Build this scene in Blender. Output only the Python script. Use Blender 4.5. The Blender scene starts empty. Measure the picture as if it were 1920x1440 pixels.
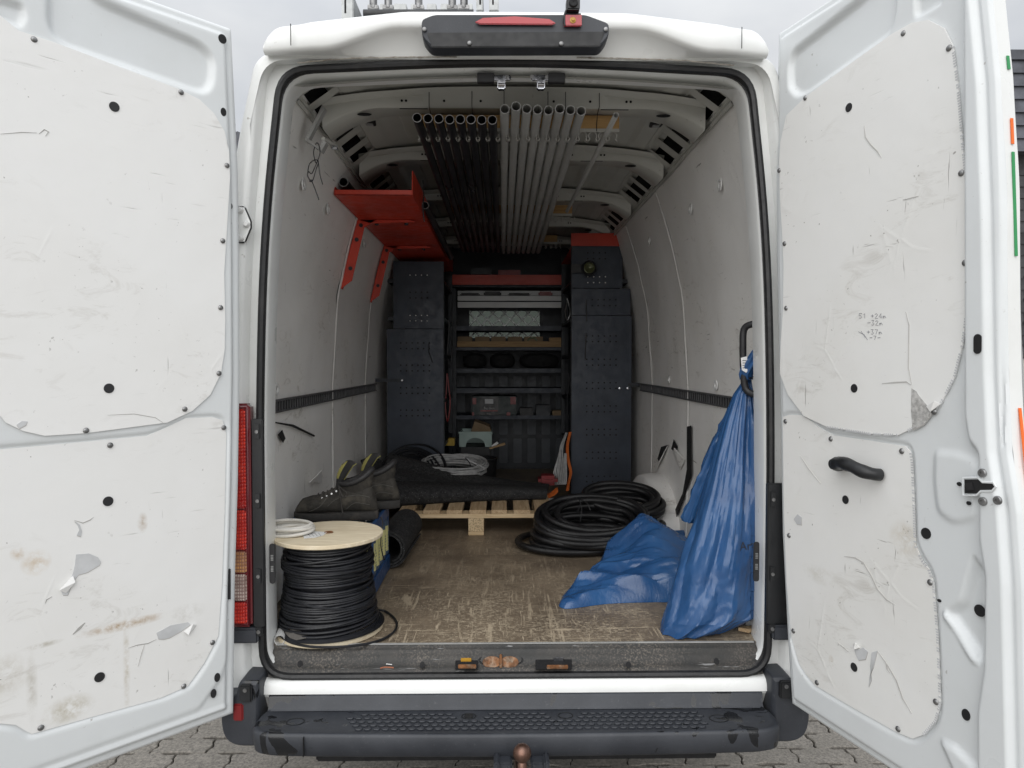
import bpy, bmesh, math, random
import numpy as np
from mathutils import Vector, Matrix, Euler, noise
R = math.radians
PI = math.pi
rnd = random.Random(7)
scene = bpy.context.scene
col = scene.collection

# ------------------------------------------------------------------ camera
CAM = Vector((-0.047, -2.21, 1.57))
cam_d = bpy.data.cameras.new('camera'); cam = bpy.data.objects.new('camera', cam_d); col.objects.link(cam)
cam.location = CAM
cam_d.sensor_width = 36.0; cam_d.lens = 1332 / 1920 * 36.0
cam_d.clip_start = 0.02; cam_d.clip_end = 600
PITCH, YAW = math.atan(40 / 1332), math.atan(20 / 1332)
cam.rotation_euler = (PI / 2 - PITCH, 0, -YAW)
scene.camera = cam
CM = Euler((PI / 2 - PITCH, 0, -YAW)).to_matrix()

# ------------------------------------------------------------------ sky, sun, exposure
world = bpy.data.worlds.new('World'); scene.world = world; world.use_nodes = True
wn, wl = world.node_tree.nodes, world.node_tree.links
wn.clear()
wout = wn.new('ShaderNodeOutputWorld'); wbg = wn.new('ShaderNodeBackground'); wbg.inputs['Strength'].default_value = 0.1
sky = wn.new('ShaderNodeTexSky'); sky.sky_type = 'NISHITA'; sky.sun_disc = False
sky.sun_elevation = R(32); sky.sun_rotation = R(192)
tc = wn.new('ShaderNodeTexCoord')
sep = wn.new('ShaderNodeSeparateXYZ'); wl.new(tc.outputs['Generated'], sep.inputs[0])
mp = wn.new('ShaderNodeMapping'); mp.inputs['Scale'].default_value = (1.2, 1.2, 3.0); wl.new(tc.outputs['Generated'], mp.inputs[0])
nz = wn.new('ShaderNodeTexNoise'); nz.inputs['Scale'].default_value = 2.2; nz.inputs['Detail'].default_value = 5; nz.inputs['Roughness'].default_value = 0.5
wl.new(mp.outputs[0], nz.inputs['Vector'])
cr = wn.new('ShaderNodeValToRGB')
cr.color_ramp.elements[0].position = 0.32; cr.color_ramp.elements[0].color = (0.72, 0.75, 0.80, 1)
cr.color_ramp.elements[1].position = 0.62; cr.color_ramp.elements[1].color = (0.97, 0.985, 1.0, 1)
wl.new(nz.outputs['Fac'], cr.inputs[0])
# an overcast sky is about three times as bright overhead as at the horizon
mr = wn.new('ShaderNodeMapRange'); mr.inputs['From Min'].default_value = 0.38; mr.inputs['From Max'].default_value = 1.0
mr.inputs['To Min'].default_value = 6.0; mr.inputs['To Max'].default_value = 15.0
wl.new(sep.outputs['Z'], mr.inputs['Value'])
vm = wn.new('ShaderNodeVectorMath'); vm.operation = 'SCALE'; wl.new(cr.outputs[0], vm.inputs[0]); wl.new(mr.outputs[0], vm.inputs['Scale'])
mx = wn.new('ShaderNodeMix'); mx.data_type = 'RGBA'; mx.inputs[0].default_value = 0.93
wl.new(sky.outputs[0], mx.inputs[6]); wl.new(vm.outputs[0], mx.inputs[7])
wl.new(mx.outputs[2], wbg.inputs['Color']); wl.new(wbg.outputs[0], wout.inputs[0])
sun_d = bpy.data.lights.new('sun', 'SUN'); sun_d.energy = 1.5; sun_d.angle = R(75); sun_d.color = (1, 0.985, 0.96)
sun = bpy.data.objects.new('sun', sun_d); col.objects.link(sun)
sun.rotation_euler = (R(58), 0, R(-12)); sun.location = (0, -4, 8)
scene.view_settings.view_transform = 'Standard'; scene.view_settings.look = 'None'
scene.view_settings.exposure = 0.42; scene.view_settings.gamma = 1.0
scene.view_settings.use_curve_mapping = False
scene.cycles.max_bounces = 6; scene.cycles.diffuse_bounces = 4; scene.cycles.glossy_bounces = 3; scene.cycles.transmission_bounces = 4

# ------------------------------------------------------------------ layout helpers
def ray(px, py):
    return (CM @ Vector(((px - 960) / 1332, (720 - py) / 1332, -1.0))).normalized()
def at(px, py, y):                       # the point at metric depth y (metres behind the rear opening) seen at photo pixel
    d = ray(px, py); t = (y - CAM.y) / d.y
    return CAM + d * t
def onz(px, py, z):                      # the point at height z
    d = ray(px, py); t = (z - CAM.z) / d.z
    return CAM + d * t

# ------------------------------------------------------------------ mesh builder
class MB:
    def __init__(s): s.v = []; s.f = []; s.uv = None
    def add(s, vs, fs):
        b = len(s.v); s.v += [Vector(v) for v in vs]; s.f += [tuple(i + b for i in f) for f in fs]; return s
    def box(s, a, b, M=None):
        x0, y0, z0 = a; x1, y1, z1 = b
        vs = [(x, y, z) for x in (x0, x1) for y in (y0, y1) for z in (z0, z1)]
        if M is not None: vs = [M @ Vector(v) for v in vs]
        return s.add(vs, [(0, 1, 3, 2), (4, 6, 7, 5), (0, 4, 5, 1), (2, 3, 7, 6), (0, 2, 6, 4), (1, 5, 7, 3)])
    def prism(s, poly, vec):
        n = len(poly); p = [Vector(q) for q in poly]; vec = Vector(vec)
        fs = [tuple(range(n)), tuple(range(2 * n - 1, n - 1, -1))] + [(i, i + n, (i + 1) % n + n, (i + 1) % n) for i in range(n)]
        return s.add(p + [q + vec for q in p], fs)
    def grid(s, rows, closed_u=False, closed_v=False):
        nr, nc = len(rows), len(rows[0]); vs = [p for r in rows for p in r]; fs = []
        for i in range(nr if closed_v else nr - 1):
            for j in range(nc if closed_u else nc - 1):
                a, b = i, (i + 1) % nr; c, d = j, (j + 1) % nc
                fs.append((a * nc + c, a * nc + d, b * nc + d, b * nc + c))
        return s.add(vs, fs)
    def tube(s, pts, r, sides=8, closed=False, caps=True, hollow=0):
        pts = [Vector(p) for p in pts]; n = len(pts); rs = r if isinstance(r, (list, tuple)) else [r] * n
        T = []
        for i in range(n):
            a = pts[(i - 1) % n] if (closed or i) else pts[0]; b = pts[(i + 1) % n] if (closed or i < n - 1) else pts[-1]
            d = b - a; T.append(d.normalized() if d.length > 1e-9 else Vector((0, 0, 1)))
        up = Vector((0, 0, 1)) if abs(T[0].z) < .9 else Vector((1, 0, 0))
        N = (up - T[0] * up.dot(T[0])).normalized(); rows = []
        L = 0; uvs = []
        for i in range(n):
            if i:
                N = (N - T[i] * N.dot(T[i])); N = N.normalized() if N.length > 1e-6 else T[i].orthogonal().normalized()
                L += (pts[i] - pts[i - 1]).length
            B = T[i].cross(N)
            rows.append([pts[i] + (N * math.cos(2 * PI * k / sides) + B * math.sin(2 * PI * k / sides)) * rs[i] for k in range(sides)])
            uvs += [L] * sides
        b0 = len(s.v); s.grid(rows, closed_u=True, closed_v=closed)
        if s.uv is None: s.uv = {}
        for k, l in enumerate(uvs): s.uv[b0 + k] = l
        if hollow and not closed:
            inner = [[pts[i] + (q - pts[i]) * hollow for q in rows[i]] for i in (0, min(n - 1, 1))]
            inner = [inner[0], [q + (pts[-1] - pts[0]) * 0.4 for q in inner[0]]]
            s.grid(inner[::-1], closed_u=True); s.grid([inner[0], rows[0]], closed_u=True)
            k0 = len(s.v); s.add(rows[-1], [tuple(range(sides))])
        elif caps and not closed:
            s.add(rows[0], [tuple(range(sides))[::-1]]); s.add(rows[-1], [tuple(range(sides))])
        return s
    def lathe(s, prof, c, axis='z', n=24):
        c = Vector(c); rows = []
        for r, h in prof:
            row = []
            for k in range(n):
                a = 2 * PI * k / n; u, w = r * math.cos(a), r * math.sin(a)
                row.append(c + (Vector((u, w, h)) if axis == 'z' else Vector((u, h, w)) if axis == 'y' else Vector((h, u, w))))
            rows.append(row)
        return s.grid(rows, closed_u=True)
    def disc(s, c, nrm, r, th=.002, n=14, sx=1.0, sz=1.0):
        c = Vector(c); nrm = Vector(nrm).normalized(); u = nrm.cross(Vector((0, 0, 1)))
        u = u.normalized() if u.length > 1e-4 else Vector((1, 0, 0)); w = u.cross(nrm)
        poly = [c + u * (r * sx * math.cos(2 * PI * k / n)) + w * (r * sz * math.sin(2 * PI * k / n)) for k in range(n)]
        return s.prism(poly, nrm * th)

WLOC = {}
def finish(name, mb, mat, parent=None, smooth=True, bevel=0, seg=2, origin=None, sub=0, angle=40):
    vs = mb.v
    if origin is None:
        lo = Vector([min(v[i] for v in vs) for i in range(3)]); hi = Vector([max(v[i] for v in vs) for i in range(3)])
        origin = (lo + hi) / 2
        if parent is None: origin.z = lo.z
    else: origin = Vector(origin)
    me = bpy.data.meshes.new(name); me.from_pydata([v - origin for v in vs], [], mb.f)
    if mb.uv:
        ul = me.uv_layers.new(name='UVMap')
        data = np.zeros(len(me.loops) * 2, dtype=np.float32); vi = np.zeros(len(me.loops), dtype=np.int32); me.loops.foreach_get('vertex_index', vi)
        look = np.zeros(len(vs), dtype=np.float32)
        for k, l in mb.uv.items(): look[k] = l
        data[0::2] = look[vi]; ul.data.foreach_set('uv', data)
    bm = bmesh.new(); bm.from_mesh(me)
    bmesh.ops.recalc_face_normals(bm, faces=bm.faces)
    if bevel:
        es = [e for e in bm.edges if len(e.link_faces) == 2 and e.calc_face_angle(0) > R(30)]
        bmesh.ops.bevel(bm, geom=es, offset=bevel, segments=seg, affect='EDGES', clamp_overlap=True)
    if smooth:
        for f in bm.faces: f.smooth = True
        for e in bm.edges:
            if len(e.link_faces) == 2 and e.calc_face_angle(0) > R(angle): e.smooth = False
    bm.to_mesh(me); bm.free()
    o = bpy.data.objects.new(name, me); col.objects.link(o)
    if isinstance(mat, (list, tuple)):
        for m in mat: me.materials.append(m)
    else: me.materials.append(mat)
    WLOC[o.name] = origin
    if parent is not None:
        o.parent = parent; o.location = origin - WLOC[parent.name]
    else: o.location = origin
    if sub:
        md = o.modifiers.new('sub', 'SUBSURF'); md.levels = sub; md.render_levels = sub
    return o
def tag(o, label=None, cat=None, group=None, kind=None):
    if label: o['label'] = label
    if cat: o['category'] = cat
    if group: o['group'] = group
    if kind: o['kind'] = kind
    return o
def thing(name, loc, label, cat, group=None):
    o = bpy.data.objects.new(name, None); col.objects.link(o); o.location = loc; o.empty_display_size = .1
    WLOC[o.name] = Vector(loc); return tag(o, label, cat, group)
def sub_empty(name, loc, parent):
    o = bpy.data.objects.new(name, None); col.objects.link(o); o.parent = parent; o.location = Vector(loc) - WLOC[parent.name]
    WLOC[o.name] = Vector(loc); return o
def clone(o, loc, parent=None):          # same mesh, new place
    c = o.copy(); col.objects.link(c); WLOC[c.name] = Vector(loc)
    if parent is not None: c.parent = parent; c.location = Vector(loc) - WLOC[parent.name]
    else: c.location = loc
    return c
def smooth_path(pts, n=8, closed=False):
    P = [Vector(p) for p in pts]; m = len(P); out = []
    rng = range(m if closed else m - 1)
    for i in rng:
        if closed: a, b, c, d = P[(i - 1) % m], P[i], P[(i + 1) % m], P[(i + 2) % m]
        else: a, b, c, d = P[max(i - 1, 0)], P[i], P[i + 1], P[min(i + 2, m - 1)]
        for k in range(n):
            t = k / n
            out.append(.5 * ((2 * b) + (c - a) * t + (2 * a - 5 * b + 4 * c - d) * t * t + (3 * b - a - 3 * c + d) * t ** 3))
    if not closed: out.append(P[-1])
    return out
def interp(tab, x):
    tab = sorted(tab); return float(np.interp(x, [t[0] for t in tab], [t[1] for t in tab]))

# ------------------------------------------------------------------ materials
def newmat(name):
    m = bpy.data.materials.new(name); m.use_nodes = True; nt = m.node_tree; nt.nodes.clear()
    out = nt.nodes.new('ShaderNodeOutputMaterial'); b = nt.nodes.new('ShaderNodeBsdfPrincipled'); nt.links.new(b.outputs[0], out.inputs[0])
    return m, nt, b
class NT:
    def __init__(s, nt): s.t = nt; s.n = nt.nodes; s.l = nt.links; s._c = None
    def co(s, kind='Object'):
        if s._c is None: s._c = s.n.new('ShaderNodeTexCoord')
        return s._c.outputs[kind]
    def map(s, scale=(1, 1, 1), rot=(0, 0, 0), loc=(0, 0, 0), src=None, rand=False):
        m = s.n.new('ShaderNodeMapping'); m.inputs['Scale'].default_value = scale; m.inputs['Rotation'].default_value = rot; m.inputs['Location'].default_value = loc
        src = src or s.co()
        if rand:
            oi = s.n.new('ShaderNodeObjectInfo'); v = s.n.new('ShaderNodeVectorMath'); v.operation = 'MULTIPLY_ADD'
            v.inputs[1].default_value = (17, 23, 31); s.l.new(oi.outputs['Random'], v.inputs[0]); s.l.new(src, v.inputs[2]); src = v.outputs[0]
        s.l.new(src, m.inputs[0]); return m.outputs[0]
    def noise(s, vec, scale, detail=4, rough=.55, dist=0):
        n = s.n.new('ShaderNodeTexNoise'); n.inputs['Scale'].default_value = scale; n.inputs['Detail'].default_value = detail
        n.inputs['Roughness'].default_value = rough; n.inputs['Distortion'].default_value = dist; s.l.new(vec, n.inputs['Vector']); return n.outputs['Fac']
    def vor(s, vec, scale, feat='F1', out='Distance'):
        n = s.n.new('ShaderNodeTexVoronoi'); n.feature = feat; n.inputs['Scale'].default_value = scale; s.l.new(vec, n.inputs['Vector']); return n.outputs[out]
    def rng(s, v, a, b, c=0., d=1., smooth=False):
        n = s.n.new('ShaderNodeMapRange'); n.interpolation_type = 'SMOOTHSTEP' if smooth else 'LINEAR'
        for k, x in zip(('From Min', 'From Max', 'To Min', 'To Max'), (a, b, c, d)): n.inputs[k].default_value = x
        s.l.new(v, n.inputs['Value']); return n.outputs[0]
    def math(s, op, a, b=0.):
        n = s.n.new('ShaderNodeMath'); n.operation = op
        for i, x in enumerate((a, b)):
            if hasattr(x, 'is_output'): s.l.new(x, n.inputs[i])
            else: n.inputs[i].default_value = x
        return n.outputs[0]
    def mix(s, f, a, b):
        n = s.n.new('ShaderNodeMix'); n.data_type = 'RGBA'
        if hasattr(f, 'is_output'): s.l.new(f, n.inputs[0])
        else: n.inputs[0].default_value = f
        for i, x in ((6, a), (7, b)):
            if hasattr(x, 'is_output'): s.l.new(x, n.inputs[i])
            else: n.inputs[i].default_value = (*x, 1)
        return n.outputs[2]
    def bump(s, h, dist=.002, strength=1., prev=None):
        n = s.n.new('ShaderNodeBump'); n.inputs['Distance'].default_value = dist; n.inputs['Strength'].default_value = strength
        s.l.new(h, n.inputs['Height'])
        if prev is not None: s.l.new(prev, n.inputs['Normal'])
        return n.outputs[0]
    def scratch(s, scale, stretch, rot, thr, seed=0.):
        v = s.map(scale=stretch, rot=rot, loc=(seed, seed * 2, seed * 3)); n = s.noise(v, scale, 3, .6, .4)
        return s.rng(n, thr, thr + .05)
def put(nt, sock, x):
    if hasattr(x, 'is_output'): nt.links.new(x, sock)
    elif isinstance(x, tuple): sock.default_value = (*x, 1)
    else: sock.default_value = x

def simple(name, colr, rough=.5, metal=0., var=.15, scale=8., bump=.0, spec=.5, dirt=None, dirt_amt=.4, coat=0):
    m, nt, b = newmat(name); N = NT(nt); v = N.map(rand=True)
    n = N.noise(v, scale, 5)
    c2 = tuple(max(0, x * (1 - var * 2)) for x in colr)
    c = N.mix(N.rng(n, .35, .65), c2 if var else colr, colr)
    n2 = N.noise(v, scale * 5, 4, .6)
    if dirt: c = N.mix(N.rng(N.noise(v, scale * .6, 6, .65), .5, .72, 0, dirt_amt), c, dirt)
    put(nt, b.inputs['Base Color'], c)
    put(nt, b.inputs['Roughness'], N.rng(n2, .3, .7, max(0, rough - .1), min(1, rough + .12)))
    b.inputs['Metallic'].default_value = metal; b.inputs['Specular IOR Level'].default_value = spec
    b.inputs['Coat Weight'].default_value = coat; b.inputs['Coat Roughness'].default_value = .15
    if bump: put(nt, b.inputs['Normal'], N.bump(n2, bump))
    return m
def paint(name, colr, grime=.25, rough=.3):
    m, nt, b = newmat(name); N = NT(nt); v = N.map()
    c = N.mix(N.rng(N.noise(v, 3, 6, .65), .45, .75, 0, grime), colr, tuple(x * y for x, y in zip(colr, (.8, .79, .76))))
    sp = N.rng(N.noise(v, 55, 3, .6), .68, .74, 0, .6); sp = N.math('MULTIPLY', sp, N.rng(N.noise(v, 5, 3), .5, .6))
    c = N.mix(sp, c, (.22, .19, .15))
    put(nt, b.inputs['Base Color'], c); put(nt, b.inputs['Roughness'], N.rng(N.noise(v, 8, 4), .3, .7, rough - .07, rough + .2))
    b.inputs['Coat Weight'].default_value = .25; b.inputs['Coat Roughness'].default_value = .12
    put(nt, b.inputs['Normal'], N.bump(N.noise(v, 2.5, 2), .004, .6))
    return m
def lining(name, colr, heavy=1., stains=(), smear=.3):
    m, nt, b = newmat(name); N = NT(nt); v = N.map()
    n1 = N.rng(N.noise(v, 2.2, 7, .62), .42, .72, 0, smear)
    c = N.mix(n1, colr, tuple(x * y for x, y in zip(colr, (.8, .78, .73))))
    # grubby smears, broken up
    s1 = N.math('MULTIPLY', N.rng(N.noise(N.map(scale=(1, 1, 2.6), rot=(.3, .2, .4)), 7, 8, .7, 1.2), .56, .72), N.rng(N.noise(v, 1.9, 3), .45, .62))
    c = N.mix(N.math('MULTIPLY', s1, .5 * heavy), c, (.36, .33, .28))
    allsc = None
    for k, (st, rot, thr) in enumerate((((1, 1, 14), (.5, .6, 0), .70), ((9, 9, 1), (.2, .35, .3), .71), ((1, 1, 20), (-.7, -.5, .2), .72), ((14, 14, 1), (-.5, .1, 0), .73))):
        q = N.math('MULTIPLY', N.scratch(5, st, rot, thr - .02, k * 3.7), N.rng(N.noise(N.map(loc=(k * 5, 0, 0)), 4.5, 2), .5, .6))
        allsc = q if allsc is None else N.math('MAXIMUM', allsc, q)
    c = N.mix(N.math('MULTIPLY', allsc, .55 * heavy), c, (.2, .185, .17))
    speck = N.math('MULTIPLY', N.rng(N.noise(v, 75, 2), .70, .74), N.rng(N.noise(v, 6, 2), .5, .62))
    c = N.mix(N.math('MULTIPLY', speck, .7), c, (.16, .14, .12))
    for (p, r, cl, amt, sc) in stains:
        mm = N.n.new('ShaderNodeMapping'); mm.vector_type = 'POINT'
        vs = N.n.new('ShaderNodeVectorMath'); vs.operation = 'SUBTRACT'; N.l.new(N.co(), vs.inputs[0]); vs.inputs[1].default_value = p
        vq = N.n.new('ShaderNodeVectorMath'); vq.operation = 'MULTIPLY'; N.l.new(vs.outputs[0], vq.inputs[0]); vq.inputs[1].default_value = sc
        ln = N.n.new('ShaderNodeVectorMath'); ln.operation = 'LENGTH'; N.l.new(vq.outputs[0], ln.inputs[0])
        f = N.math('MULTIPLY', N.rng(ln.outputs['Value'], r, r * .2), N.rng(N.noise(v, 28, 6, .7), .4, .62, 0, amt))
        c = N.mix(f, c, cl)
    put(nt, b.inputs['Base Color'], c); put(nt, b.inputs['Roughness'], N.rng(N.noise(v, 9, 4), .3, .7, .36, .6))
    h = N.math('ADD', N.math('MULTIPLY', N.noise(v, 5, 3, .5), 1.), N.math('MULTIPLY', allsc, -.25))
    # creases and knocks in the soft sheet
    cre = N.math('MULTIPLY', N.rng(N.vor(N.map(scale=(1, 1, .7), rot=(.3, .4, .2)), 6, 'DISTANCE_TO_EDGE'), 0, .03, 1, 0), N.rng(N.noise(v, 3.1, 2), .56, .66))
    h = N.math('ADD', h, N.math('MULTIPLY', cre, .14 * heavy))
    nb = N.bump(h, .006, .55); nb = N.bump(N.noise(v, 300, 2), .0004, .4, nb)
    put(nt, b.inputs['Normal'], nb)
    return m

M = {}
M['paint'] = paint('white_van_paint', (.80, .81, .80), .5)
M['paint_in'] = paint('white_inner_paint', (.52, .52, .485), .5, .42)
M['door_paint'] = paint('door_inner_paint', (.69, .715, .725), .3, .34)
M['lining_l'] = lining('left_door_lining', (.83, .83, .82), .75, smear=.2)
M['lining_r'] = lining('right_door_lining', (.81, .81, .795), .8, smear=.25)
M['lining_w'] = lining('side_wall_lining', (.88, .87, .85), 1.6, smear=.4)
M['rubber'] = simple('black_seal_rubber', (.013, .0135, .015), .42, var=.2, scale=20, bump=.0006, dirt=(.1, .09, .08), dirt_amt=.12)
M['black'] = simple('black_plastic', (.014, .015, .017), .42, var=.15)
M['dark'] = simple('dark_void', (.008, .008, .009), .8, var=0)
M['plug'] = simple('plug_plastic', (.018, .018, .02), .5, var=.1)
M['steel'] = simple('zinc_steel', (.5, .5, .5), .35, 1., var=.15, scale=40)
M['grime'] = simple('grimy_sealant', (.50, .47, .42), .8, var=.2, scale=50, dirt=(.16, .12, .08), dirt_amt=.9)
M['ribm'] = simple('grey_pressed_rib', (.075, .085, .10), .5, var=.15)
M['railm'] = simple('dull_grey_rail', (.14, .14, .145), .45, .3, var=.15, scale=20)
M['screw'] = simple('screw_steel', (.3, .3, .3), .4, .85, var=.2, scale=60)
M['chrome'] = simple('bright_steel', (.65, .66, .7), .2, 1., var=.05)
M['alu'] = simple('aluminium', (.36, .37, .37), .38, .8, var=.1, scale=14)
M['alu_l'] = simple('pale_aluminium', (.62, .63, .63), .5, .1, var=.05)
M['alu_d'] = simple('dull_aluminium_edge', (.42, .42, .41), .5, .2, var=.1)
M['rack'] = simple('slate_blue_steel', (.026, .035, .054), .5, var=.12, scale=5, dirt=(.07, .085, .11), dirt_amt=.35, bump=.0003)
M['rackd'] = simple('dark_shelf_steel', (.020, .025, .034), .5, var=.2, scale=5)
M['red'] = simple('red_steel', (.62, .050, .022), .42, var=.12, scale=5, dirt=(.2, .03, .02), dirt_amt=.3)
M['wood_light'] = None
M['orange'] = simple('orange_webbing', (.75, .17, .03), .7, var=.1, bump=.0005)
M['cream'] = simple('cream_pvc', (.72, .70, .64), .4, var=.05)
M['pipe_grey'] = simple('grey_conduit_pvc', (.40, .40, .385), .42, var=.06, scale=3, dirt=(.2, .19, .17), dirt_amt=.3)
M['pipe_black'] = simple('black_conduit', (.012, .012, .014), .36, var=0, scale=.4)
M['pipe_rim'] = simple('pipe_cut_rim', (.5, .5, .5), .5, var=.05)
M['clip'] = simple('pipe_clip_plastic', (.42, .41, .38), .5, var=.05)
M['cable_black'] = simple('black_cable_sheath', (.011, .012, .016), .45, var=.25, scale=30, dirt=(.035, .036, .04), dirt_amt=.3)
M['cable_grey'] = simple('grey_cable_sheath', (.40, .40, .40), .5, var=.15, scale=30)
M['hose_white'] = simple('cream_hose', (.70, .68, .63), .45, var=.08, scale=20)
M['crate_blue'] = simple('blue_crate_plastic', (.018, .07, .20), .4, var=.15, dirt=(.08, .1, .13), dirt_amt=.35)
M['can'] = simple('blue_grey_bottle', (.07, .11, .17), .4, var=.15)
M['label'] = simple('pale_yellow_label', (.64, .61, .28), .6, var=.08, scale=30)
M['green_crate'] = simple('pale_green_plastic', (.33, .43, .40), .5, var=.1)
M['yellow'] = simple('yellow_plastic', (.5, .33, .03), .5, var=.1)
M['card'] = simple('brown_cardboard', (.24, .17, .10), .8, var=.1)
M['paper'] = simple('white_paper', (.75, .75, .74), .7, var=.03)
M['print'] = simple('black_print', (.02, .02, .025), .6, var=0)
M['pencil'] = simple('pencil_marks', (.2, .2, .22), .8, var=0)
M['rust'] = simple('rusted_steel', (.32, .14, .055), .7, .2, var=.35, scale=40, bump=.001, dirt=(.5, .42, .32), dirt_amt=.7)
M['ball'] = simple('rusty_ball', (.22, .13, .10), .35, .8, var=.2, scale=30, dirt=(.12, .05, .03), dirt_amt=.6)
M['lightbar_red'] = simple('red_lens', (.40, .012, .022), .15, var=.05, coat=.6)
M['amber'] = simple('amber_glass', (.55, .30, .04), .2, var=.1)
M['leather'] = simple('muddy_suede', (.042, .038, .032), .85, var=.25, scale=26, bump=.0018, dirt=(.12, .105, .08), dirt_amt=.6)
M['leather_d'] = simple('dark_padded_collar', (.025, .024, .025), .6, var=.15, bump=.0005)
M['sole'] = simple('boot_sole_rubber', (.03, .028, .026), .8, var=.2, dirt=(.12, .1, .08), dirt_amt=.6, scale=20)
M['lace'] = simple('boot_lace', (.06, .055, .05), .9, var=.2)
M['tongue'] = simple('yellow_tongue_lining', (.35, .32, .10), .8, var=.1)
M['white_plastic'] = simple('white_plastic', (.72, .72, .71), .4, var=.05)
M['tyre'] = simple('tyre_rubber', (.03, .03, .03), .8, var=.1)
M['slate'] = simple('slate_roof', (.10, .105, .125), .6, var=.25, scale=3, bump=.002)
M['slate_d'] = simple('dark_slate_wall', (.055, .055, .058), .7, var=.3, scale=3)
M['render'] = simple('pale_render', (.42, .40, .36), .9, var=.05)
M['tape_green'] = simple('green_vinyl', (.03, .28, .09), .4, var=0)
M['tape_orange'] = simple('orange_vinyl', (.85, .16, .02), .4, var=0)
M['dashred'] = simple('dark_red_plastic', (.20, .012, .014), .4, var=.1)

def lamp_glass(name, c1, c2, cells=60):
    m, nt, b = newmat(name); N = NT(nt); v = N.map()
    sx = N.n.new('ShaderNodeSeparateXYZ'); N.l.new(v, sx.inputs[0])
    a = N.math('ABSOLUTE', N.math('SINE', N.math('MULTIPLY', sx.outputs['X'], cells * 7)))
    c = N.math('ABSOLUTE', N.math('SINE', N.math('MULTIPLY', sx.outputs['Z'], cells * 5)))
    g = N.math('MULTIPLY', a, c)
    put(nt, b.inputs['Base Color'], N.mix(N.math('MULTIPLY', g, N.rng(N.noise(v, 14, 2), .4, .65)), c1, c2))
    b.inputs['Roughness'].default_value = .12; b.inputs['Coat Weight'].default_value = .8
    put(nt, b.inputs['Normal'], N.bump(g, .002, .6)); return m
M['lens_red'] = lamp_glass('tail_lamp_red', (.34, .010, .008), (.95, .07, .03))
M['lens_amber'] = lamp_glass('tail_lamp_amber', (.25, .12, .08), (.9, .45, .12))
M['lens_clear'] = lamp_glass('tail_lamp_clear', (.22, .14, .12), (.85, .74, .66))
M['lens_rim'] = simple('tail_lamp_rim', (.12, .008, .012), .15, var=.05, coat=.8)

def floor_mat():
    m, nt, b = newmat('scratched_film_faced_plywood'); N = NT(nt); v = N.map()
    base = N.mix(N.rng(N.noise(v, 3, 6, .6), .4, .62), (.135, .104, .074), (.215, .168, .118))
    scr = None
    sets = [((11, .7, 1), .05, .615, 3.0), ((13, .9, 1), .26, .62, 2.4), ((11, .8, 1), -.3, .625, 2.6), ((.9, 12, 1), .05, .625, 3.2), ((1.0, 14, 1), -.1, .64, 2.6),
            ((8, .8, 1), -.62, .64, 2.2), ((9, .8, 1), .8, .64, 2.4), ((22, 1.3, 1), -.12, .62, 4), ((1.6, 24, 1), .02, .63, 4.5)]
    for k, (st, rot, thr, sc) in enumerate(sets):
        n = N.noise(N.map(scale=st, rot=(0, 0, rot), loc=(k * 3.3, k * 1.7, 0)), sc, 4, .62, 1.1)
        q = N.math('MULTIPLY', N.rng(n, thr, thr + .04), .55 + .1 * (k % 4)); scr = q if scr is None else N.math('MAXIMUM', scr, q)
    sp = N.rng(N.noise(N.map(scale=(1, 1.8, 1)), 60, 6, .8), .50, .58)
    sx = N.n.new('ShaderNodeSeparateXYZ'); N.l.new(v, sx.inputs[0])
    edge = N.rng(sx.outputs['Y'], -.9, -2.0, .3, 1.)      # worn hardest where things are slid over the sill
    worn = N.rng(N.math('ADD', N.noise(v, 3.2, 6, .68, .6), N.math('MULTIPLY', edge, .12)), .46, .66)
    amt = N.math('MULTIPLY', N.math('MAXIMUM', N.math('MULTIPLY', scr, N.rng(N.noise(v, 9, 4), .34, .5)), N.math('MULTIPLY', sp, N.math('MULTIPLY', worn, .85))), edge)
    c = N.mix(N.math('MULTIPLY', amt, .9), base, (.60, .50, .36))
    c = N.mix(N.rng(N.noise(v, 5, 7, .7, 1), .58, .72, 0, .5), c, (.06, .047, .037))
    put(nt, b.inputs['Base Color'], c); put(nt, b.inputs['Roughness'], N.rng(amt, 0, 1, .42, .75))
    put(nt, b.inputs['Normal'], N.bump(N.math('SUBTRACT', N.noise(v, 90, 3), amt), .0012, .7)); return m
M['floor'] = floor_mat()
def wood(name, c1, c2, axis=(30, 2, 30), speck=0):
    m, nt, b = newmat(name); N = NT(nt); v = N.map(scale=axis, rand=True)
    n = N.noise(v, 2.2, 6, .6, 1.3); c = N.mix(N.rng(n, .35, .65), c1, c2)
    if speck: c = N.mix(N.rng(N.noise(N.map(rand=True), 140, 2), .5, .6), c, tuple(x * .62 for x in c1))
    put(nt, b.inputs['Base Color'], c); b.inputs['Roughness'].default_value = .75
    put(nt, b.inputs['Normal'], N.bump(n, .001)); return m
M['pine'] = wood('pine_board', (.36, .24, .13), (.56, .42, .26))
M['pinex'] = wood('pine_board_crosswise', (.50, .36, .20), (.66, .51, .32), (2, 30, 30))
M['chip'] = wood('pressed_chip_block', (.56, .42, .25), (.62, .48, .30), (10, 10, 10), 1)
M['ply'] = wood('reel_plywood', (.62, .52, .36), (.76, .67, .50), (3, 16, 8))
M['plank'] = wood('brown_plank', (.28, .17, .08), (.42, .28, .14), (2, 30, 30))
M['board'] = wood('rack_board', (.36, .21, .08), (.50, .31, .13), (2, 20, 20))
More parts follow.
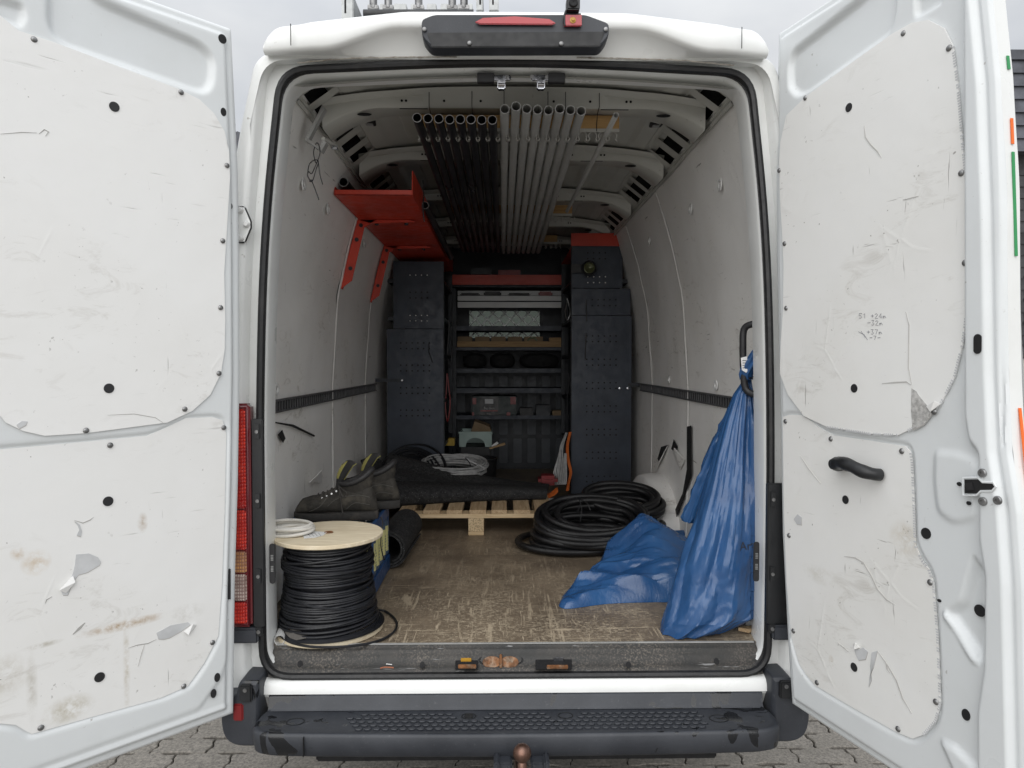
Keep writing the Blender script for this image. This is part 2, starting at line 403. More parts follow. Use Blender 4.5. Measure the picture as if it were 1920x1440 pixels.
def mat_rubber():
    m, nt, b = newmat('recycled_rubber_mat'); N = NT(nt); v = N.map()
    c = N.mix(N.rng(N.noise(v, 60, 3), .4, .6), (.020, .020, .021), (.036, .036, .037))
    c = N.mix(N.rng(N.vor(v, 105), .15, .08), c, (.25, .25, .25)); c = N.mix(N.rng(N.noise(v, 6, 4), .6, .75, 0, .5), c, (.05, .05, .048))
    put(nt, b.inputs['Base Color'], c); b.inputs['Roughness'].default_value = .9; b.inputs['Specular IOR Level'].default_value = .25
    put(nt, b.inputs['Normal'], N.bump(N.noise(v, 160, 3), .002)); return m
M['mat'] = mat_rubber()
def hose_mat():
    m, nt, b = newmat('corrugated_black_hose'); N = NT(nt)
    sx = N.n.new('ShaderNodeSeparateXYZ'); N.l.new(N.co('UV'), sx.inputs[0])
    w = N.math('SINE', N.math('MULTIPLY', sx.outputs['X'], 2 * PI / .0055))
    put(nt, b.inputs['Base Color'], N.mix(N.rng(N.noise(N.map(), 9, 3), .4, .7), (.006, .006, .007), (.012, .012, .013)))
    b.inputs['Roughness'].default_value = .38; put(nt, b.inputs['Normal'], N.bump(w, .0010, .55)); return m
M['hose'] = hose_mat()
def bag_mat():
    m, nt, b = newmat('blue_polythene'); N = NT(nt); v = N.map()
    big = N.noise(v, 5, 4, .55, .6)
    cre = N.vor(N.map(scale=(1, 1, .45), rot=(.2, .3, .1)), 13, 'DISTANCE_TO_EDGE'); cre = N.rng(cre, 0, .25)
    fine = N.noise(N.map(scale=(2.2, 2.2, .7)), 22, 5, .6, 1.5)
    h = N.math('ADD', N.math('MULTIPLY', big, .6), N.math('MULTIPLY', fine, .45))
    put(nt, b.inputs['Base Color'], N.mix(N.rng(big, .35, .65), (.019, .068, .185), (.030, .100, .25)))
    b.inputs['Roughness'].default_value = .24; b.inputs['Specular IOR Level'].default_value = .6
    put(nt, b.inputs['Normal'], N.bump(h, .008, .35)); return m
M['bag'] = bag_mat()
def bumper_mat():
    m, nt, b = newmat('grey_black_bumper_plastic'); N = NT(nt); v = N.map()
    c = N.mix(N.rng(N.noise(v, 6, 6, .6), .35, .7), (.023, .026, .033), (.043, .047, .056))
    c = N.mix(N.rng(N.noise(v, 70, 4, .7), .62, .75, 0, .35), c, (.16, .16, .165))
    # water left standing near the ends of the step
    sx = N.n.new('ShaderNodeSeparateXYZ'); N.l.new(v, sx.inputs[0])
    ends = N.rng(N.math('ABSOLUTE', N.math('ADD', sx.outputs['X'], .06)), .30, .60, 0, 1)
    wet = N.rng(N.math('ADD', N.noise(N.map(scale=(1, 1.7, .6)), 13, 3, .45, .8), N.math('MULTIPLY', ends, .13)), .70, .708)
    c = N.mix(wet, c, (.010, .011, .013))
    put(nt, b.inputs['Base Color'], c); put(nt, b.inputs['Roughness'], N.mix(wet, (.5, .5, .5), (.06, .06, .06)))
    put(nt, b.inputs['Normal'], N.bump(N.noise(v, 260, 3), .0005, .8)); return m
M['bumper'] = bumper_mat()
def sill_mat():
    m, nt, b = newmat('dirty_sill_tread'); N = NT(nt); v = N.map()
    c = N.mix(N.rng(N.noise(v, 12, 5), .4, .7), (.020, .020, .019), (.042, .038, .034))
    gr = N.math('MULTIPLY', N.rng(N.noise(v, 160, 3, .7), .5, .6), N.rng(N.noise(v, 4, 3), .42, .6))
    c = N.mix(N.math('MULTIPLY', gr, .5), c, (.2, .17, .14)); c = N.mix(N.scratch(9, (1, 12, 1), (0, 0, .2), .66), c, (.22, .22, .22))
    put(nt, b.inputs['Base Color'], c); b.inputs['Roughness'].default_value = .55; put(nt, b.inputs['Normal'], N.bump(N.noise(v, 120, 3), .001)); return m
M['sill'] = sill_mat()
def paver_mat():
    m, nt, b = newmat('concrete_paver'); N = NT(nt); v = N.map(rand=True)
    c = N.mix(N.rng(N.noise(v, 90, 4, .7), .35, .65), (.13, .12, .107), (.31, .285, .25))
    c = N.mix(N.rng(N.noise(v, 320, 2), .64, .7, 0, .7), c, (.55, .52, .47))
    c = N.mix(N.rng(N.noise(v, 7, 4), .4, .7, 0, .4), c, (.15, .14, .12))
    put(nt, b.inputs['Base Color'], c); b.inputs['Roughness'].default_value = .9; put(nt, b.inputs['Normal'], N.bump(N.noise(v, 200, 4, .7), .002)); return m
M['paver'] = paver_mat()
M['joint'] = simple('joint_soil', (.035, .031, .026), .95, var=.2, scale=40, bump=.002)

# ================================================================== GROUND
g = MB(); g.add([(-60, -40, -.02), (60, -40, -.02), (60, 90, -.02), (-60, 90, -.02)], [(0, 1, 2, 3)])
ground = finish('ground', g, M['joint'], smooth=False, origin=(0, 0, -.02)); tag(ground, kind='structure')
def paver_outline():
    # interlocking concrete paver: the same wave along opposite sides so that neighbours nest
    L, W, a = .225, .1125, .012
    wave = [(0, 0), (.18, 0), (.3, 1), (.7, 1), (.82, 0)]
    pts = []
    for t, k in wave: pts.append((-L / 2 + t * L, -W / 2 + k * a))
    wv = [(0, 0), (.25, 0), (.4, 1), (.6, 1), (.75, 0)]
    for t, k in wv: pts.append((L / 2 + k * a * .9, -W / 2 + t * W))
    for t, k in [(1, 0)] + wave[:0:-1]: pts.append((-L / 2 + t * L, W / 2 + k * a))
    for t, k in [(1, 0)] + wv[:0:-1]: pts.append((-L / 2 + k * a * .9, -W / 2 + t * W))
    return pts
po = paver_outline()
cx = sum(p[0] for p in po) / len(po); cy = sum(p[1] for p in po) / len(po)
po = [((p[0] - cx) * .974, (p[1] - cy) * .955) for p in po]
pm = MB(); pm.prism([(x, y, -.05) for x, y in po], (0, 0, .05))
paver0 = finish('paver', pm, M['paver'], parent=ground, bevel=.0035, seg=1, origin=(0, 0, 0))
cells = []
for i in range(-16, 17):
    for j in range(-12, 34):
        x = i * .225 + (.1125 if j % 2 else 0); y = j * .1125
        cells.append((x, y))
vis = lambda c: (abs(c[0]) > .72 and abs(c[0]) < 2.5 and -.35 < c[1] < 1.9)
front = sorted([c for c in cells if vis(c)], key=lambda c: (c[0] + .05) ** 2 + (c[1] + 2.2) ** 2)[:290]
fs = set(front); first = True
for (x, y) in front:
    z = rnd.uniform(-.0025, .0025)
    if first: o = paver0; o.location = Vector((x, y, z)) - WLOC[ground.name]; first = False
    else: o = clone(paver0, (x, y, z), ground)
    o.rotation_euler = (rnd.gauss(0, .006), rnd.gauss(0, .006), rnd.gauss(0, .012))
pr = MB()
for c in cells:
    if c in fs: continue
    z = rnd.uniform(-.003, .003); pr.prism([(c[0] + a, c[1] + b, z - .04) for a, b in po], (0, 0, .04))
o = finish('paver_field', pr, M['paver'], parent=ground, smooth=False, origin=(0, 0, 0)); tag(o, kind='stuff')
g = MB()
for (a, b) in (((-60, -40), (-3.7, 90)), ((3.8, -40), (60, 90)), ((-3.7, -40), (3.8, -1.42)), ((-3.7, 3.8), (3.8, 90))):
    g.add([(a[0], a[1], -.004), (b[0], a[1], -.004), (b[0], b[1], -.004), (a[0], b[1], -.004)], [(0, 1, 2, 3)])
yard = finish('yard_paving', g, M['paver'], smooth=False, origin=(0, 0, -.004)); tag(yard, kind='structure')

# ================================================================== VAN
van = thing('white_van', (0, 0, 0), 'white panel van seen from behind with both rear doors swung wide open', 'van')
def rloop(corners, seg=7):
    """closed loop with rounded corners; the same count for every call with as many corners"""
    n = len(corners); out = []
    for i in range(n):
        p = Vector(corners[i][:2]); a = Vector(corners[i - 1][:2]); b = Vector(corners[(i + 1) % n][:2]); r = corners[i][2]
        da = (a - p); db = (b - p); ta = min(r, da.length * .49); tb = min(r, db.length * .49)
        s = p + da.normalized() * ta; e = p + db.normalized() * tb
        for k in range(seg + 1):
            t = k / seg; out.append((1 - t) ** 2 * s + 2 * t * (1 - t) * p + t * t * e)
    return out
def opening(off, y, dz=None):
    c = [(-.785 - off, .60 - off, .09), (-.79 - off, 1.3, .3), (-.770 - off, 1.95, .3), (-.712 - off, 2.452 + off, .085), (0, 2.487 + off, .5),
         (.712 + off, 2.452 + off, .085), (.770 + off, 1.95, .3), (.79 + off, 1.3, .3), (.785 + off, .60 - off, .09)]
    return [Vector((p.x, y, p.y)) for p in rloop(c)]
def outer(off, y):
    c = [(-.895 - off, .556, .015), (-.93 - off, 1.3, .35), (-.872 - off, 2.1, .5), (-.785 - off, 2.50 + off, .06), (0, 2.56 + off, .5),
         (.785 + off, 2.50 + off, .06), (.872 + off, 2.1, .5), (.93 + off, 1.3, .35), (.895 + off, .556, .015)]
    return [Vector((p.x, y, p.y)) for p in rloop(c)]
f = MB()
f.grid([outer(.0, .12), opening(-.006, .10), opening(-.012, .05), opening(-.0125, .002), opening(-.011, -.010), opening(-.008, -.014), opening(-.006, -.024), opening(.006, -.026),
        opening(.016, -.008), opening(.042, -.004), opening(.048, -.040), opening(.056, -.048), outer(-.03, -.05), outer(-.008, -.046), outer(0, -.03), outer(.004, 0.0)], closed_u=True)
o = finish('rear_frame', f, M['paint'], van, angle=50)
b_ = MB(); b_.grid([outer(.004, 0.0), outer(.008, .03), outer(.04, .9), outer(.05, 2.6), outer(.03, 3.95)], closed_u=True)
finish('body_shell', b_, M['paint'], van)
s = MB(); s.tube(opening(-.002, -.037), .0115, 8, closed=True); finish('door_seal', s, M['rubber'], van)
s = MB(); lp = opening(-.004, -.03); s.grid([[p + Vector((0, -.004, 0)) for p in opening(-.012, -.02)], opening(.008, -.034)], closed_u=True); finish('seal_lip', s, M['rubber'], van)

# sill panel, tread
m = MB(); m.grid([[Vector((x, y, z)) for x in np.linspace(-.80, .80, 9)] for y, z in ((-.030, .598), (-.048, .590), (-.056, .578), (-.058, .556), (-.050, .552), (-.02, .50))])
finish('sill_panel', m, M['paint'], van, angle=60)
m = MB(); rows = []
for y, z in ((.040, .6835), (.034, .684), (.030, .677), (.022, .672), (.016, .668), (.014, .655), (.006, .640), (-.010, .628), (-.022, .622), (-.026, .612), (-.029, .606), (-.036, .602)):
    rows.append([Vector((x, y - .010, z - .006 + (.008 * max(0, (abs(x) - .70) / .06) if y < .01 else 0))) for x in np.linspace(-.765, .765, 30)])
m.grid(rows); finish('sill_tread', m, M['sill'], van, angle=60)
m = MB(); m.box((-.76, .020, .6765), (.76, .030, .6795)); finish('floor_edge_strip', m, M['alu_d'], van, bevel=.001)
# load floor
m = MB(); m.box((-.885, .032, .655), (.885, 1.08, .674)); finish('floor_board', m, M['floor'], van, smooth=False, origin=(0, 2.0, .68))
m = MB(); m.box((-.885, 1.083, .655), (.885, 3.78, .6725)); finish('floor_board', m, M['floor'], van, smooth=False, origin=(.7, 2.6, .68))
# marks in the tread
for px, py in ((563, 1245), (792, 1247), (1178, 1247), (1343, 1240)):
    m = MB(); m.disc(onz(px, py, .630) + Vector((0, -.002, .001)), (0, -1, .6), .008, .002, 12, 1, 1.3); finish('drain_slot', m, M['dark'], van)
def plate(px0, py0, px1, py1, z=.630):
    a = onz(px0, py0, z + .006); b = onz(px1, py0, z + .006); c = onz(px1, py1, z - .006); d = onz(px0, py1, z - .006); return [a, b, c, d]
for (x0, y0, x1, y1, mat, nm) in ((854, 1232, 896, 1256, 'dark', 'latch_pocket'), (1004, 1232, 1072, 1256, 'dark', 'latch_pocket')):
    m = MB(); m.prism(plate(x0, y0, x1, y1), (0, -.003, .003)); finish(nm, m, M[mat], van, bevel=.001)
for px, py, w, nm in ((874, 1239, 10, 'amber'), (1047, 1238, 9, 'chrome'), (876, 1251, 17, 'rust'), (1045, 1252, 20, 'rust')):
    m = MB(); m.prism(plate(px - w, py - 4, px + w, py + 3, .636), (0, -.005, .005)); finish('latch_piece', m, M[nm], van, bevel=.0015)
for px in (922, 955):
    c = onz(px, 1242, .630); m = MB(); m.disc(c + Vector((0, -.002, .001)), (0, -1, .75), .029, .004, 20, 1, .62); finish('striker_cup', m, M['rust'], van, bevel=.001)
m = MB(); c = onz(939, 1240, .63); m.tube(smooth_path([c + Vector((0, .014, .008)), c + Vector((0, -.004, .020)), c + Vector((0, -.022, .006)), c + Vector((0, -.026, -.008))], 5), .0045, 8); finish('striker_bar', m, M['rust'], van)
m = MB(); c = onz(939, 1240, .63); loop = [c + Vector((.068 * math.cos(t), -.003 + .016 * math.sin(t), .004 + .017 * math.sin(t))) for t in np.linspace(0, 2 * PI, 30)[:-1]]; m.tube(loop, .004, 6, closed=True); finish('striker_surround', m, M['rubber'], van)

# bumper step
def bump_loop(off, z, yb=-.052):
    # plan outline, rounded at the two front corners
    w = .772 - off; yf = -.222 + off
    c = [(-w + .02, yb, .004), (-w, -.10, .05), (-w + .003, yf + .012, .085), (-.45, yf, .2), (0, yf - .006, .2), (.45, yf, .2), (w - .003, yf + .012, .085), (w, -.10, .05), (w - .02, yb, .004)]
    return [Vector((p.x, p.y, z)) for p in rloop(c, 8)]
m = MB(); L = [bump_loop(.05, .5105), bump_loop(.018, .5115), bump_loop(.010, .5155), bump_loop(.004, .513), bump_loop(0, .506), bump_loop(.001, .480), bump_loop(.004, .452), bump_loop(.016, .443), bump_loop(.05, .440)]
m.grid(L, closed_u=True)
n = len(L[0]); b0 = 0; m.add(L[0], [tuple(range(n))]); m.add(L[-1], [tuple(range(n))[::-1]])
bumper = finish('rear_bumper', m, M['bumper'], van, angle=50)
m = MB(); m.grid([[Vector((x, y, z)) for x in np.linspace(-.757, .757, 12)] for y, z in ((-.035, .555), (-.058, .5535), (-.0625, .549), (-.066, .520), (-.075, .5125))]); finish('bumper_riser', m, M['bumper'], bumper, angle=60)
hx = [(math.cos(a) * 1.0, math.sin(a) * .95) for a in [PI / 6 * 0 + k * PI / 3 for k in range(6)]]
tm = MB(); tm.prism([(u * .0125, v * .0080, .0) for u, v in hx], (0, 0, .0045)); lug = None
for j in range(5):
    for i in range(-21, 26):
        x = i * .0255 + (.01275 if j % 2 else 0); y = -.098 - j * .0215
        if abs(x - .145) < .045 and j < 2: continue
        if abs(x + .145) < .045 and j < 2: continue
        if x > .555 - (2 - abs(j - 2)) * 0 or x < -.51 + abs(j - 1.5) * .02: continue
        if lug is None: lug = finish('tread_lug', tm, M['bumper'], bumper, bevel=.0016, seg=1, origin=(0, 0, 0)); lug.location = Vector((x, y, .5105)) - WLOC[bumper.name]
        else: clone(lug, (x, y, .5105), bumper)
for x, r in ((-.145, .016), (.145, .017), (-.655, .02), (.60, .021)):
    m = MB(); c = Vector((x, -.11 if abs(x) < .2 else -.135, .5108))
    m.tube([c + Vector((r * 1.3 * math.cos(t), r * math.sin(t), .0004)) for t in np.linspace(0, 2 * PI, 25)[:-1]], .0016, 6, closed=True); finish('step_plug', m, M['black'], bumper)
m = MB(); m.disc((-.145, -.11, .5108), (0, 0, 1), .014, .0012, 16); finish('step_hole', m, M['dark'], bumper)
m = MB(); m.box((-.6090, -.2245, .4535), (-.6075, -.2, .509)); finish('bumper_seam', m, M['dark'], bumper)

# corner bumpers, mirrored
for sgn in (-1, 1):
    fx = lambda x: x * sgn
    m = MB(); c = [(.772, .62, .004), (.83, .62, .01), (.838, .575, .02), (.875, .575, .01), (.888, .51, .03), (.878, .445, .05), (.845, .42, .03), (.775, .42, .01)]
    lp = rloop(c, 4); rows = []
    for off, y in ((.02, -.105), (.004, -.10), (0, -.085), (0, .15)):
        cc = Vector((.86, .49)); rows.append([Vector((fx(p.x + (cc.x - p.x) * off * 5), y, p.y + (cc.y - p.y) * off * 5)) for p in lp])
    m.grid(rows, closed_u=True); m.add(rows[0], [tuple(range(len(lp)))]); cb = finish('corner_bumper', m, M['bumper'], van, angle=50)
    m = MB(); m.box((fx(.790), -.118, .56), (fx(.826), -.10, .612)); finish('bumper_bracket', m, M['black'], cb, bevel=.004)
    m = MB(); m.disc((fx(.808), -.118, .598), (0, -1, 0), .006, .003, 12); finish('screw', m, M['screw'], cb)
    if sgn < 0: m = MB(); m.box((-.848, -.110, .500), (-.818, -.100, .552)); finish('side_reflector', m, M['dashred'], cb, bevel=.004)
    m = MB(); m.box((fx(.788), -.062, .715), (fx(.882), -.02, .762)); finish('lamp_shelf', m, M['bumper'], van, bevel=.006)
    m = MB(); m.box((fx(.775), -.058, .735), (fx(.800), -.046, .765)); finish('lamp_bracket', m, M['black'], van, bevel=.003)
    m = MB(); m.disc((fx(.787), -.058, .750), (0, -1, 0), .006, .003, 12); finish('screw', m, M['screw'], van)
    # tail lamp
    ox = .005 if sgn < 0 else .045
    m = MB(); m.box((fx(.800 + ox), -.066, .765), (fx(.905 + ox * .5), -.02, 1.447)); tl = finish('tail_light', m, M['lens_rim'], van, bevel=.010, seg=3)
    for z0, z1, k in ((1.13, 1.43, 'lens_red'), (1.005, 1.125, 'lens_red'), (.935, 1.0, 'lens_amber'), (.850, .930, 'lens_clear'), (.78, .845, 'lens_red')):
        m = MB(); m.box((fx(.812 + ox), -.074, z0), (fx(.90 + ox * .5), -.062, z1)); finish('lens', m, M[k], tl, bevel=.004)
    m = MB(); m.box((fx(.768), -.058, .765), (fx(.797 + ox), -.040, 1.40 if sgn < 0 else 1.20)); finish('lamp_trim', m, M['black'], van, bevel=.003)
    for z in ((1.34, 1.13, .90) if sgn < 0 else (1.13, .90)):
        m = MB(); m.box((fx(.776), -.064, z), (fx(.792), -.058, z + .045)); finish('lamp_clip', m, M['black'], van, bevel=.002)
        m = MB(); m.disc((fx(.784), -.064, z + .022), (0, -1, 0), .0055, .003, 10); finish('screw', m, M['screw'], van)
    # upper hinge plate on the pillar
    if 1:
        px = 460 if sgn < 0 else 1452
        zc = 1.983
        m = MB(); X = .826; m.prism([(fx(X - .013), -.053, zc + .055), (fx(X + .013), -.053, zc + .055), (fx(X + .013), -.053, zc - .055), (fx(X - .013), -.053, zc - .055), (fx(X - .032), -.053, zc - .01), (fx(X - .032), -.053, zc + .01)], (0, -.008, 0))
        hp = finish('hinge_plate', m, M['paint'], van, bevel=.004)
        for dx, dz in ((0, .042), (-.018, 0), (0, -.042)):
            m = MB(); m.lathe([(0, -.012), (.006, -.012), (.009, -.008), (.010, 0)], (fx(X + dx), -.061, zc + dz), 'y', 14); finish('hinge_bolt', m, M['white_plastic'], hp)
    # black stop plates on the frame, with two small pale labels each
    X = -.7515 if sgn < 0 else .745
    zc = 1.57 - (1052 - 680) / 602
    m = MB(); m.prism([Vector((X + p.x, -.028, zc + p.y)) for p in rloop([(-.009, -.062, .009), (-.009, .062, .009), (.009, .062, .009), (.009, -.062, .009)], 5)], (0, -.006, 0))
    sp = finish('stop_plate', m, M['plug'], van, bevel=.0015)
    for dz in (.018, -.016):
        m = MB()
        for k in range(4): m.box((X - .004, -.0352, zc + dz - .008 + k * .0048), (X + .004, -.0340, zc + dz - .0050 + k * .0048))
        finish('print_bar', m, M['alu'], sp, smooth=False)

# roof edge above the doors
m = MB(); rows = []
def eave(x):
    a = min(1, max(0, (abs(x) - .34) / .24)); a = a * a * (3 - 2 * a)
    zl = 2.542 - .060 * a; zt = 2.598 - .030 * min(1, max(0, (abs(x) - .33) / .3)) - .01 * (x / .75) ** 2
    e = max(0, (abs(x) - .69) / .055); e = min(1, e)
    zt -= .055 * (1 - math.sqrt(max(0, 1 - e * e)))
    return zl, zt
for x in list(np.linspace(-.745, -.69, 9)) + list(np.linspace(-.68, .68, 69)) + list(np.linspace(.69, .745, 9)):
    zl, zt = eave(x); yb = .03 * max(0, (abs(x) - .6) / .15)
    rows.append([Vector((x, y, z)) for y, z in ((.35, zt + .045), (.12, zt + .022), (-.05 + yb, zt + .008), (-.095 + yb, zt), (-.110 + yb, zt - .012), (-.118 + yb, (zt * .6 + zl * .4)), (-.118 + yb, zl + .008), (-.112 + yb, zl), (-.098 + yb, zl - .004), (-.050, 2.4875 - .00 * abs(x)), (-.046, 2.480), (.0, 2.478))])
m.grid(rows); m.add(rows[0], [tuple(range(len(rows[0])))]); m.add(rows[-1], [tuple(range(len(rows[0])))[::-1]])
finish('roof_edge', m, M['paint'], van, angle=55)
for s_ in (-1, 1):
    m = MB(); zl, zt = eave(.655); m.box((s_ * .654, -.1195, zl + .005), (s_ * .656, -.1175, zt - .012)); finish('panel_seam', m, M['dark'], van)
m = MB(); m.grid([[Vector((x, y, 2.60 + .03 * (1 - (x / .8) ** 2) + .02 * min(1, (y - .3)))) for x in np.linspace(-.80, .80, 20)] for y in np.linspace(.3, 3.95, 8)]); finish('roof_skin', m, M['paint'], van)

for s_ in (-1, 1):
    m = MB(); m.tube([Vector((s_ * x, -.0515, 2.4865 - .012 * (x / .66) ** 2 - .010 * max(0, (x - .5) / .16))) + Vector((0, 0, .002 * noise.noise(Vector((x * 40, s_, 0))))) for x in np.linspace(.18, .655, 60)], [.0022 + .0016 * noise.noise(Vector((k * .9, s_, 3))) for k in range(60)], 6)
    finish('sealant_bead', m, M['grime'], van)
# third brake light with reversing camera
def bl(px, py, y=-.17): return at(px, py, y)
m = MB()
outl = [(788, 34), (812, 24), (1100, 24), (1145, 42), (1143, 64), (1128, 84), (806, 85), (790, 66)]
P = [bl(*p) for p in outl]; lpP = rloop([(p.x, p.z, .012) for p in P], 3); cxz = Vector((0, 2.572))
rows = []
for k, y in ((1.0, -.10), (1.0, -.135), (.985, -.150), (.93, -.156)): rows.append([Vector((cxz.x + (p.x - cxz.x) * (1 if k > .99 else 1 - (1 - k) * .12), y, cxz.y + (p.y - cxz.y) * k)) for p in lpP])
m.grid(rows, closed_u=True); m.add(rows[-1], [tuple(range(len(lpP)))])
hb = finish('brake_light_housing', m, M['bumper'], van, angle=35)
# underside bevel (darker slope of the housing)
m = MB(); a = [bl(*p) for p in ((800, 58), (1135, 56), (1126, 83), (808, 84))]
m.prism([Vector((p.x, -.157 if i < 2 else -.152, p.z)) for i, p in enumerate(a)], (0, -.004, 0)); finish('housing_lip', m, M['black'], hb, bevel=.002)
lens = [bl(890, 40), bl(905, 32), bl(965, 29), bl(1030, 34), bl(1043, 42), bl(1035, 45), bl(900, 44)]
m = MB(); m.prism([Vector((p.x, -.160, p.z)) for p in lens], (0, -.007, 0)); finish('brake_lens', m, M['lightbar_red'], hb, bevel=.002)
m = MB(); a = [bl(1057, 27), bl(1091, 27), bl(1091, 48), bl(1057, 48)]; m.prism([Vector((p.x, -.160, p.z)) for p in a], (0, -.010, 0)); rl = finish('number_lamp', m, M['lightbar_red'], hb, bevel=.002)
m = MB(); c = bl(1074, 38); c.y = -.171; m.lathe([(0, -.006), (.004, -.006), (.0045, -.002), (.0085, -.001), (.009, 0)], c, 'y', 16); finish('lamp_insert', m, M['amber'], rl)
for px, py in ((795, 52), (1137, 52), (880, 78), (1053, 79)):
    m = MB(); c = bl(px, py); c.y = -.160; m.lathe([(0, -.004), (.003, -.004), (.006, -.0025), (.0065, 0)], c, 'y', 12); finish('screw', m, M['screw'], hb)
m = MB(); c = bl(1074, 11); X, Z = c.x, c.z
m.prism([Vector((X + p.x, -.15, Z + p.y)) for p in rloop([(-.019, -.017, .006), (-.019, .018, .006), (.019, .018, .006), (.019, -.017, .006)], 4)], (0, -.036, 0)); rc = finish('reversing_camera', m, M['black'], van, bevel=.003)
m = MB(); m.lathe([(0, -.004), (.006, -.006), (.011, -.006), (.013, 0)], (X, -.187, Z), 'y', 18); finish('camera_lens', m, M['dark'], rc)
m = MB(); m.box((X - .022, -.165, Z - .027), (X + .024, -.14, Z - .018)); m.tube(smooth_path([(X - .018, -.165, Z - .01), (X - .024, -.17, Z - .03), (X - .022, -.168, Z - .055)], 5), .003, 6); finish('camera_bracket', m, M['black'], rc)

# hitch
m = MB(); c = at(979, 1412, -.31); hb_ = c
m.lathe([(0, .025)] + [(.025 * math.cos(a), .025 * math.sin(a)) for a in np.linspace(PI / 2 * .95, -PI / 2 * .75, 12)] + [(.013, -.028), (.013, -.06), (.018, -.085)], c, 'z', 24)
m.tube(smooth_path([c + Vector((0, 0, -.08)), c + Vector((0, .0, -.13)), c + Vector((0, .07, -.17)), c + Vector((0, .3, -.17))], 5), .017, 10)
th = finish('tow_ball', m, M['ball'], van)
for s_ in (-1, 1):
    m = MB(); m.box((c.x + s_ * .026, -.26, .425), (c.x + s_ * .075, -.20, .452)); m.box((c.x + s_ * .062, -.275, .40), (c.x + s_ * .078, -.20, .462)); finish('tow_bracket', m, M['bumper'], van, bevel=.005)
m = MB(); m.box((-.60, -.12, .38), (.60, 0, .43)); m.box((-.5, 0, .36), (-.38, 3.9, .48)); m.box((.38, 0, .36), (.5, 3.9, .48)); m.box((-.85, .05, .48), (.85, 3.9, .55)); finish('chassis', m, M['dark'], van, bevel=.005)
for s_ in (-1, 1):
    for yy in (1.85,):
        m = MB(); m.lathe([(.18, -.1), (.30, -.11), (.335, -.09), (.34, 0), (.335, .09), (.30, .11), (.18, .1)], (s_ * .80, yy, .34), 'x', 32); w = finish('wheel', m, M['tyre'], van)
        m = MB(); m.lathe([(0, .05 * s_), (.10, .08 * s_), (.18, .09 * s_)], (s_ * .80, yy, .34), 'x', 24); finish('rim', m, M['alu'], w)

